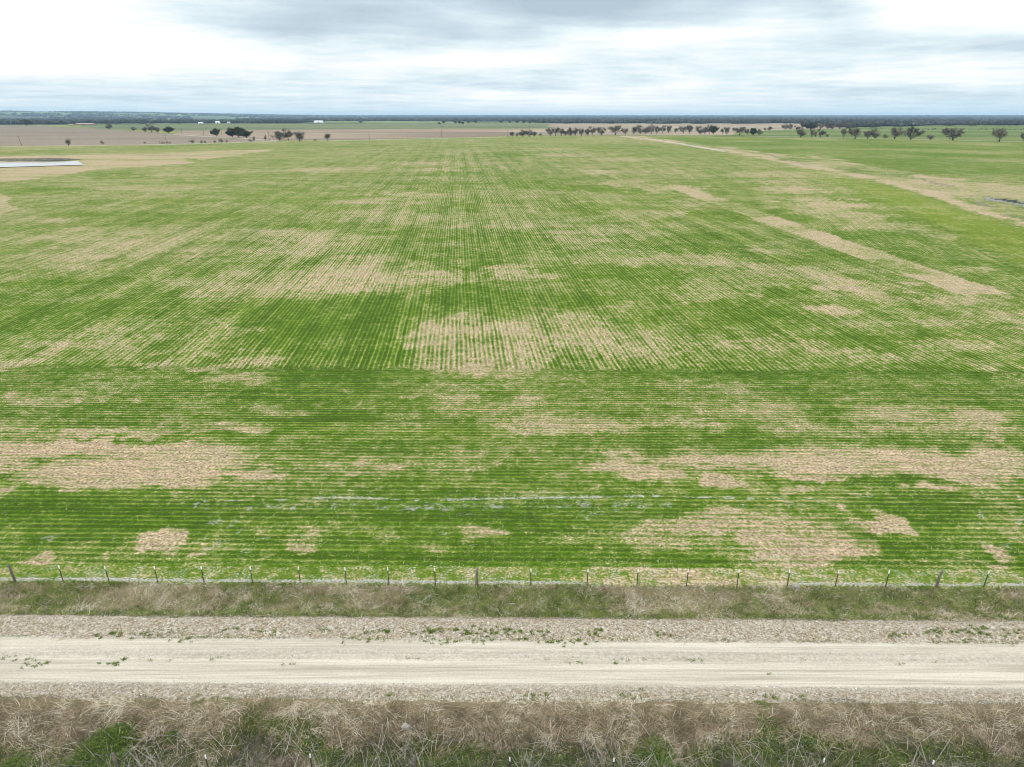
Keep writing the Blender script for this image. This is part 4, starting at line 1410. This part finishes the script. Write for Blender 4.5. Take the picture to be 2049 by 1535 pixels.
G1 = 'trees along the far left lane'
G2 = 'trees in the hedgerow at the far end of the field'
G3 = 'trees along the lane at the far right'
G4 = 'trees on the rise behind the right hand pasture'
G5 = 'small trees on the distant middle pasture'
ORD = ['first', 'second', 'third', 'fourth', 'fifth', 'sixth', 'seventh', 'eighth', 'ninth', 'tenth', 'eleventh', 'twelfth', 'thirteenth', 'fourteenth', 'fifteenth',
       'sixteenth', 'seventeenth', 'eighteenth', 'nineteenth', 'twentieth', 'twenty-first', 'twenty-second', 'twenty-third', 'twenty-fourth', 'twenty-fifth', 'twenty-sixth', 'twenty-seventh', 'twenty-eighth', 'twenty-ninth', 'thirtieth']
for t in [
    (137, 292, 278, 10, 'scrub', 'small bare tree beside the lane, right of the leaning pole at the far left'),
    (205, 289.5, 281, 6, 'scrub', 'tiny bare sapling beside the lane, above the end of the pond'),
    (290, 288, 284, 4, 'scrub', 'very low shrub beside the lane, left of the pole with a crossarm'),
    (219, 259, 248, 13, 'bare', 'lone dark spreading tree in the pasture right of the tan roofed farmhouse'),
    (267, 263, 254, 9, 'bare', 'small round tree standing alone left of the clump of four'),
    (291, 265, 255, 10, 'bare', 'leftmost and smaller round tree of the clump in the left pasture'),
    (304, 266, 250, 15, 'bare', 'tallest broad tree in the clump of the left pasture'),
    (316, 266, 255, 9, 'bare', 'thin tree at the right side of the tall one in the left pasture'),
    (338, 267, 254, 14, 'live', 'dark dense evergreen just right of the clump in the left pasture'),
    (54, 251, 240, 20, 'live', 'large dark evergreen at the foot of the left woods'),
    (433, 273, 258, 14, 'live', 'solitary round dark tree beside the slanting lane'),
    (465, 275, 257, 20, 'live', 'left live oak of the dense three tree group beside the slanting lane'),
    (478, 275, 255.5, 22, 'live', 'middle and tallest live oak of the dense group beside the slanting lane'),
    (493, 276, 262, 20, 'live', 'lower right live oak of the dense group beside the slanting lane'),
    (560, 281.5, 264, 25, 'bare', 'broad rounded bare tree where the two left lanes meet'),
    (577, 281, 259, 17, 'bare', 'taller open bare tree touching the broad one where the lanes meet'),
    (600, 283, 264.5, 22, 'bare', 'rounded bare tree right of the place where the lanes meet'),
    (655, 282, 268, 12, 'bare', 'small bare tree standing alone at the right end of the left row'),
    (630, 282, 279, 7, 'scrub', 'low dark bush at the field edge between two bare trees'),
    (386, 287.5, 279, 10, 'scrub', 'small dark bare shrub on the lane below the solitary round tree, leftmost of its line'),
    (403, 287.5, 281, 5, 'scrub', 'thin grey bush right after the small dark shrub on the lane'),
    (411, 287.5, 281, 5, 'scrub', 'second thin grey bush right after the small dark shrub on the lane'),
    (430, 286.5, 281, 5, 'scrub', 'thin grey bush just left of the dark shrub under the round tree'),
    (443, 286.5, 277, 9, 'scrub', 'dark bare shrub on the field edge under the solitary round tree'),
    (454, 286, 280, 4, 'scrub', 'slight grey sapling right of the dark shrub under the round tree'),
    (501, 284.5, 278, 7, 'scrub', 'small dark bush at the field edge under the three live oaks'),
    (508, 284, 273, 5, 'scrub', 'narrow upright bare sapling under the right live oak'),
    (532, 282.5, 269, 6, 'scrub', 'narrow bare tree just left of the pole near the lane junction'),
]:
    tree(*t, G1)
hedge = [(1025, 274, 264, 8), (1034, 273.5, 266, 5), (1045, 274, 260, 14), (1059, 274, 260, 14), (1069, 273.5, 264, 10), (1082, 273, 267, 5), (1101, 272.5, 257, 12), (1112, 272, 256, 14),
         (1123, 272, 258, 13), (1131, 271.6, 262, 9), (1141, 272, 256, 14), (1151, 271.6, 256, 12), (1163, 272, 257, 14), (1175, 272, 258, 11), (1185, 271, 254, 12), (1203, 271, 255, 18), (1231, 270.4, 252, 22),
         (1251, 270, 257, 13), (1268, 269, 254, 13), (1281, 268.4, 251, 14), (1292, 268.4, 255, 12), (1303, 268, 250, 14), (1314, 267.6, 253, 10), (1326, 267, 252, 12), (1338, 266.6, 252, 11), (1352, 266.6, 257, 8)]
for i, (px, b_, t_, w_) in enumerate(hedge):
    tree(px, b_, t_, w_, 'bare', f'bare grey-brown tree in the hedgerow behind the field, {ORD[i]} from its left end', G2)
right2 = [(1367, 267.5, 253, 15), (1380, 267.5, 251, 13), (1401, 269, 253, 15), (1410, 268.6, 254, 10), (1419, 268.6, 250, 12), (1427, 268.6, 252, 14), (1446, 268.6, 256, 8), (1454, 269, 255, 12),
          (1480, 271, 255, 20), (1495, 271, 258, 9), (1507, 271, 257, 14), (1519, 270.6, 259, 10)]
for i, (px, b_, t_, w_) in enumerate(right2):
    tree(px, b_, t_, w_, 'live' if px in (1427, 1507) else 'bare', f'tree in the looser row right of the hedgerow, {ORD[i]} from its left end', G2)
lane_tr = [(1602, 275, 258, 18, 'bushy dark bare tree at the left end of the right lane'), (1624, 275, 259, 11, 'narrow forked bare tree next to the bushy one on the right lane'), (1631, 275, 266, 5, 'thin sapling between two forked trees on the right lane'),
           (1641, 275.6, 259, 15, 'forked open bare tree right of the narrow one on the right lane'), (1655, 275, 268, 6, 'little grey bush right of the forked trees on the right lane'), (1688, 276, 258, 11, 'tall narrow bare tree alone on the right lane'),
           (1711, 278, 257, 24, 'wide round bare tree with a dark trunk left of the close pair'), (1736, 278, 262, 15, 'left tree of the close pair of small round trees on the right lane'), (1751, 278, 259, 15, 'right tree of the close pair of small round trees on the right lane'),
           (1770, 278.4, 267, 9, 'low pale bush between the close pair and the big tree'), (1790, 278.4, 255, 27, 'big vase-shaped bare tree, left of the two largest on the right lane'), (1822, 280, 255, 27, 'big round-topped bare tree, right of the vase-shaped one'),
           (1862, 279.6, 270, 15, 'low pale grey thicket between two large trees on the right lane'), (1906, 281, 257, 32, 'widest bare tree of the right lane, with spreading forked limbs'), (1999, 283.4, 258.5, 25, 'bare tree leaning right, standing alone near the right edge'),
           (2047, 283.8, 266, 10, 'half seen bare tree cut by the right edge')]
for (px, b_, t_, w_, lab) in lane_tr:
    tree(px, b_, t_, w_, 'scrub' if w_ < 8 or px in (1862, 1770) else 'bare', lab, G3)
for (px, b_, t_, w_, kd, lab) in [
    (1468, 263, 256, 9, 'bare', 'small far tree showing above the loose row, left end of the rise'), (1531, 261.4, 256, 5, 'bare', 'small dark tree at the edge of the brown pasture'), (1540, 261.4, 253, 9, 'bare', 'pale round tree beside the small dark one on the brown pasture'),
    (1571, 260, 249, 13, 'bare', 'left tree of the twin dark trees on the brown pasture'), (1581, 260, 249, 10, 'bare', 'right tree of the twin dark trees on the brown pasture'), (1594, 262, 252, 12, 'bare', 'grey bare tree left of the tall one on the rise'),
    (1605, 259, 240, 10, 'bare', 'tallest tree on the rise, standing up above the woods'), (1622, 260, 246, 26, 'live', 'broad dark evergreen on the rise right of the tallest tree'), (1641, 259, 247, 14, 'bare', 'rounded bare tree next to the broad evergreen on the rise'),
    (1656, 258.6, 248, 12, 'bare', 'pale bare tree in the middle of the rise'), (1665, 258.6, 247, 14, 'bare', 'dark bare tree in the middle of the rise'), (1680, 258, 246, 16, 'bare', 'round bare tree towards the right end of the rise'), (1695, 257.4, 247, 16, 'bare', 'last broad tree at the right end of the rise')]:
    tree(px, b_, t_, w_, kd, lab, G4)
for i, (px, b_, t_, w_) in enumerate([(722, 246.4, 242, 5), (878, 249, 245, 5), (888, 247, 242, 6), (911, 247.4, 242, 5), (919, 248, 242.4, 7), (926, 249, 244, 5), (937, 247, 242, 5), (952, 247, 241, 6), (1002, 246.6, 241, 5), (1020, 246.6, 242, 4), (1034, 247, 241, 5), (1048, 247.4, 241, 5), (1060, 247.4, 242, 6)]):
    tree(px, b_, t_, w_, 'live', f'small far dark tree on the middle pasture before the blue woods, {ORD[i]} from the left', G5)


# ================================================================== distant woods
def woods(name, label, clumps):
    """clumps: arrays x, y, h, w; each tree is a rough many-faced crown"""
    import bmesh
    bm = bmesh.new()
    bmesh.ops.create_icosphere(bm, subdivisions=1, radius=1)
    bv = np.array([v.co[:] for v in bm.verts])
    bf = np.array([[v.index for v in f.verts] for f in bm.faces])
    bm.free()
    x, y, h, w_, sh = clumps
    n, nv = len(x), len(bv)
    vs = bv[None] * (1 + RNG.uniform(-.38, .38, (n, nv, 1)))
    z0 = height(x, y)
    vs = vs * np.stack([w_ * .5, w_ * .5, h * .5], 1)[:, None, :]
    vs[:, :, 0] += x[:, None]
    vs[:, :, 1] += y[:, None]
    vs[:, :, 2] += (z0 + h * .48)[:, None]
    f = (np.arange(n) * nv)[:, None, None] + bf[None]
    o = mesh_obj(name, vs.reshape(-1, 3), f.reshape(-1, 3), M_woods, attrs={'shade': np.repeat(sh, nv)})
    return tag(o, label, 'woods', kind='stuff')


M_woods = foliage_mat('winter_woods', [(0, (.012, .016, .014)), (.5, (.030, .036, .033)), (1, (.082, .085, .074))])


def belt(front, depth, n, hmin, hmax, seed, thin=0.0):
    """front: list of (px, py) along the near edge of the wood"""
    rg = np.random.default_rng(seed)
    fx = np.array([p[0] for p in front], float)
    fy = np.array([p[1] for p in front], float)
    px = rg.uniform(fx[0], fx[-1], n)
    D0 = W(px, np.interp(px, fx, fy))[1]
    D = D0 + depth * rg.uniform(0, 1, n) ** 1.6
    D = D + (fbm(px, px * 0, 25, 3, .6, seed) - .5) * depth * .25
    x = (px - 1024.5) / F_PX * (D * math.cos(PITCH) + H * math.sin(PITCH))
    h = rg.uniform(hmin, hmax, n) * (.75 + .5 * fbm(x, D, 140, 3, .6, seed + 1))
    w_ = rg.uniform(10, 20, n)
    keep = fbm(x, D, 200, 3, .6, seed + 2) > thin
    sh = np.clip(.45 + rg.normal(0, .2, n) + (fbm(x, D, 150, 3, .6, seed + 3) - .5) * 1.2, 0, 1)
    return [q[keep] for q in (x, D, h, w_, sh)]


woods('distant_woods', 'dark band of woods behind the left pastures', belt([(-500, 250), (0, 249.4), (90, 249.2), (200, 247.8), (350, 247.2), (480, 246.6), (590, 246.6), (650, 243.6)], 1400, 5200, 9, 16, 601, .28))
woods('distant_woods', 'dark band of woods behind the right pastures', belt([(1060, 244.6), (1100, 247), (1350, 247.4), (1640, 247.6), (1690, 255), (1780, 253), (1860, 251), (2049, 250.4), (2500, 250)], 2100, 9500, 9, 16, 611, .25))
woods('distant_woods', 'thin hazy woods behind the middle pasture', belt([(640, 242.8), (850, 242.8), (1070, 243)], 2400, 3600, 9, 15, 621, .2))


def far_scatter(n, seed):
    rg = np.random.default_rng(seed)
    D = 6000 + 13500 * rg.uniform(0, 1, n) ** .9
    a = rg.uniform(-.86, .86, n)
    x = a * D
    left = (a < -.18)
    dn = fbm(x, D, 900, 4, .6, seed + 1)
    keep = np.where(left, dn > .50, dn > .36)
    h = rg.uniform(9, 16, n) * (1 + D / 26000)
    w_ = rg.uniform(22, 60, n)
    sh = np.clip(.4 + rg.normal(0, .18, n), 0, 1)
    return [q[keep] for q in (x, D, h, w_, sh)]


woods('distant_woods', 'blue hazy wooded country along the whole horizon', far_scatter(30000, 641))
woods('distant_scrub', 'grey scrubby thicket spreading behind the right pasture', belt([(1690, 255.5), (1780, 253.4), (1860, 251.4), (2049, 250.8), (2400, 250.6)], 900, 2600, 5, 10, 651, .3))

# ================================================================== farm buildings
M_wallw = simple('white_metal_wall', (.66, .67, .67), (.80, .80, .79), .4)
M_roofw = simple('white_metal_roof', (.55, .57, .58), (.74, .75, .75), .4)
M_rooft = simple('tan_roof', (.30, .235, .17), (.42, .34, .26), .4)
M_wallt = simple('brick_wall', (.20, .14, .10), (.30, .21, .15), .6)
M_dark = simple('dark_opening', (.02, .02, .022), (.045, .045, .05), 1)


def building(name, px, py, wpx, hm, dm, wall, roof, label, cat, doors=1, wins=3, hip=False):
    x, y = wp([(px, py)])[0]
    depth = y * math.cos(PITCH) + H * math.sin(PITCH)
    wm = wpx / F_PX * depth
    r = empty(name, (x, y, 0))
    tag(r, label, cat)
    eave = hm * .6
    m = MB()
    hw, hd = wm / 2, dm / 2
    m.box(-hw, -hd, -.3, hw, hd, eave)
    if not hip:
        m.add(([(-hw, -hd, eave), (-hw, hd, eave), (-hw, 0, hm - .15), (hw, -hd, eave), (hw, hd, eave), (hw, 0, hm - .15)], [(0, 1, 2), (3, 5, 4)]))
    m.build('wall', wall, r)
    ov = .6
    ins = hw * .35 if hip else -ov
    m = MB()
    L_, Rr = -hw - ov, hw + ov
    f0, f1 = -hd - ov, hd + ov
    rl, rr_ = (-hw + ins, hw - ins) if hip else (L_, Rr)
    ez = eave + .02
    v = [(L_, f0, ez), (Rr, f0, ez), (Rr, f1, ez), (L_, f1, ez), (rl, 0, hm), (rr_, 0, hm),
         (L_, f0, ez + .2), (Rr, f0, ez + .2), (Rr, f1, ez + .2), (L_, f1, ez + .2), (rl, 0, hm + .2), (rr_, 0, hm + .2)]
    f = [(0, 4, 5, 1), (2, 5, 4, 3), (6, 7, 11, 10), (8, 9, 10, 11), (0, 1, 7, 6), (2, 3, 9, 8)]
    if hip:
        f += [(0, 3, 4), (1, 5, 2), (9, 6, 10), (7, 8, 11)]
    f += [(0, 6, 10, 4), (4, 10, 9, 3), (1, 5, 11, 7), (5, 2, 8, 11)] if not hip else [(1, 2, 8, 7), (3, 0, 6, 9)]
    m.add((v, f))
    m.build('roof', roof, r)
    for k in range(doors):
        dx0 = -hw * .1 + k * 6
        MB().box(dx0, -hd - .06, 0, dx0 + min(4.5, wm * .22), -hd - .003, eave * .8).build('door', M_dark, r)
    for k in range(wins):
        wx_ = -hw * .85 + k * (wm * .85 / max(wins, 1))
        if -hw * .14 < wx_ < hw * .1 + 5 and doors:
            continue
        MB().box(wx_, -hd - .05, eave * .4, wx_ + 1.4, -hd - .003, eave * .78).build('window', M_dark, r)
    return r


building('farmhouse', 171, 250.4, 40, 6.5, 14, M_wallt, M_rooft, 'long low farmhouse with a tan roof at the left, before the woods', 'house', 1, 5, True)
building('farmhouse', 143, 251.2, 10, 4.5, 10, M_wallt, M_rooft, 'small tan shed left of the long farmhouse', 'shed', 1, 0)
building('farm_shed', 402, 247.7, 8, 6.0, 14, M_wallw, M_roofw, 'white shed before the woods, leftmost of the white buildings', 'shed', 1, 1)
building('farmhouse', 436, 247.2, 8, 9.5, 12, M_wallw, M_roofw, 'tallest white house before the woods with a pitched roof', 'house', 1, 2)
building('farm_shed', 458, 246.8, 5, 6.5, 12, M_wallw, M_roofw, 'small white shed right of the tallest white house', 'shed', 1, 0)
building('farm_shed', 466.5, 246.6, 4, 8, 10, M_wallw, M_roofw, 'narrow white shed at the right end of the white group', 'shed', 1, 0)
building('barn', 638, 246.4, 17, 11, 22, M_wallw, M_roofw, 'long white barn with a dark open doorway in the distance', 'barn', 1, 0)
building('barn', 1392, 247.0, 5, 9, 14, M_wallw, M_roofw, 'tiny pale barn in front of the right woods', 'barn', 1, 0)
building('barn', 1827, 251.8, 8, 8, 16, M_wallw, M_roofw, 'white roofed barn inside the grey scrub at the right', 'barn', 1, 0)
building('farmhouse', 1693, 254.8, 5, 7, 12, M_wallw, M_roofw, 'small white house at the left end of the grey scrub', 'house', 1, 0)
building('farmhouse', 1999, 249.8, 7, 7, 12, M_wallw, M_roofw, 'pale house at the far edge of the cattle pasture', 'house', 1, 1)


# ================================================================== utility poles
def pole(px, base, top, lean, label, arm=False):
    x, y = wp([(px, base)])[0]
    h = float(ztop(y, top))
    r = empty('utility_pole', (x, y, 0))
    tag(r, label, 'utility pole', 'utility poles of the far line')
    dx_ = -math.tan(R(lean)) * h
    m = MB()
    m.add(tube([(0, 0, -.5), (dx_ * .5, 0, h * .5), (dx_, 0, h)], [.28, .24, .20], 7))
    m.build('pole', M_pole, r, True)
    m = MB()
    w_ = 2.2 if arm else 1.1
    m.box(dx_ - w_, -.09, h - 1.1, dx_ + w_, .09, h - .86)
    m.build('crossarm', M_pole, r)
    m = MB()
    for k in (-w_ * .9, 0.0, w_ * .9):
        m.add(tube([(dx_ + k, 0, h - .86), (dx_ + k, 0, h - .55)], [.07, .05], 6))
    m.build('insulators', M_dark, r)


pole(44, 291.5, 272, 13, 'leaning pole beside the lane at the far left edge')
pole(334, 288.5, 269, 4, 'pole with a wide crossarm right of the dark evergreen', True)
pole(327, 266, 257, 1, 'short pole just left of the dark evergreen')
pole(261, 262.5, 253, 1, 'thin far pole between the lone tree and the small round tree')
pole(364, 267, 256, 1, 'pole left of two in the reddish pasture beside the slanting lane')
pole(408, 270.5, 257.5, 1, 'pole left of the solitary round tree')
pole(444.5, 273, 259, 1, 'pole just right of the solitary round tree')
pole(539, 282, 263, 0, 'pole just left of the broad bare tree at the lane junction')
pole(739, 279, 265, 0, 'pole alone before the reddish pasture, left of the middle')
pole(884, 275, 260, 0, 'pole alone before the reddish pasture near the row vanishing point')
pole(1016, 273.5, 260, 0, 'pole just left of the hedgerow')

# corral posts beside the lane at the left
cx_, cy_ = wp([(333, 288)])[0]
r_ = empty('corral_fence', (cx_, cy_, 0))
tag(r_, 'short row of rough wooden corral posts around the pole with the wide crossarm', 'fence')
for i, dxp in enumerate((-13, -10, -8, -6, -3, 3, 6, 9)):
    dxm = scx(1024.5 + dxp, cy_)
    MB().add(tube([(dxm, 0, -.3), (dxm + .1, 0, random.uniform(2.2, 4.0))], [.3, .22], 6)).build('post', M_wood, r_)
m = MB()
m.box(scx(1011.5, cy_), -.05, 1.3, scx(1033.5, cy_), .05, 1.6)
m.build('rail', M_wood, r_)


# ================================================================== cattle
def cow_mesh():
    me = bpy.data.meshes.new('cow')
    V_ = [(0, 0, .98), (-.45, 0, 1.02), (-.78, 0, 1.05), (.35, 0, .96), (.72, 0, 1.02), (1.02, 0, 1.05), (1.30, 0, .95), (1.55, 0, .80),
          (-.72, .2, .70), (-.80, .21, .42), (-.74, .21, .04), (-.72, -.2, .70), (-.80, -.21, .42), (-.74, -.21, .04),
          (.62, .2, .66), (.64, .2, .36), (.62, .2, .04), (.62, -.2, .66), (.64, -.2, .36), (.62, -.2, .04), (-.98, 0, .80), (-1.02, 0, .42)]
    E_ = [(0, 1), (1, 2), (0, 3), (3, 4), (4, 5), (5, 6), (6, 7), (2, 8), (8, 9), (9, 10), (2, 11), (11, 12), (12, 13), (4, 14), (14, 15), (15, 16), (4, 17), (17, 18), (18, 19), (2, 20), (20, 21)]
    Rr = [.37, .36, .30, .37, .32, .22, .16, .085, .13, .07, .055, .13, .07, .055, .12, .065, .055, .12, .065, .055, .04, .03]
    me.from_pydata(V_, E_, [])
    o = bpy.data.objects.new('cow_tmp', me)
    COL.objects.link(o)
    sk = o.modifiers.new('skin', 'SKIN')
    for i, r in enumerate(Rr):
        me.skin_vertices[0].data[i].radius = (r, r)
    me.skin_vertices[0].data[0].use_root = True
    sb = o.modifiers.new('sub', 'SUBSURF')
    sb.levels = sb.render_levels = 1
    dg = bpy.context.evaluated_depsgraph_get()
    out = bpy.data.meshes.new_from_object(o.evaluated_get(dg))
    bpy.data.objects.remove(o)
    out.name = 'cow'
    out.materials.clear()
    out.materials.append(M_cow)
    # ears
    return out


M_cow = simple('black_hide', (.010, .009, .009), (.028, .024, .022), 4)
try:
    COW = cow_mesh()
except Exception as ex:
    print('cow skin failed', ex)
    raise
spots = []
rs = random.Random(5)
for (x0, x1, y0, y1, n) in [(1700, 1768, 256.6, 258.6, 16), (1838, 1932, 257.6, 260.6, 18), (1956, 2049, 256.6, 260.4, 20), (1940, 2049, 252.4, 254.4, 6), (720, 1060, 250.5, 254.5, 6)]:
    for _ in range(n):
        spots.append((rs.uniform(x0, x1), rs.uniform(y0, y1), x0))
for i, (px, py, z0) in enumerate(spots):
    x, y = wp([(px, py)])[0]
    o = bpy.data.objects.new('cow', COW)
    COL.objects.link(o)
    s_ = rs.uniform(1.3, 1.55)
    o.location = (x, y, float(height(x, y)))
    o.rotation_euler = (0, 0, rs.choice([0, math.pi]) + rs.uniform(-.7, .7))
    o.scale = (s_, s_, s_)
    if z0 < 1100:
        tag(o, 'tiny dark cow grazing on the distant green strip left of the middle', 'cow', 'cattle on the distant middle pasture')
    else:
        tag(o, 'black cow grazing in the green pasture behind the right lane', 'cow', 'black cattle on the right pasture')

# ================================================================== haze
mh = bpy.data.materials.new('haze_air')
mh.use_nodes = True
nt = mh.node_tree
nt.nodes.clear()
pv = nt.nodes.new('ShaderNodeVolumePrincipled')
pv.inputs['Color'].default_value = (.56, .79, 1, 1)
pv.inputs['Density'].default_value = 4.4e-5
mo = nt.nodes.new('ShaderNodeOutputMaterial')
nt.links.new(pv.outputs[0], mo.inputs['Volume'])
zt = float(max(gz.max() + 22, 60))
hb = MB().box(-34000, -34000, float(gz.min()) - 1, 34000, 34000, zt).build('haze', mh)
tag(hb, 'thin blue haze over the distant country', 'haze', kind='stuff')
print('SCENE objects', len(bpy.data.objects), 'haze top', zt, 'minz', gz.min(), 'tufts', n)
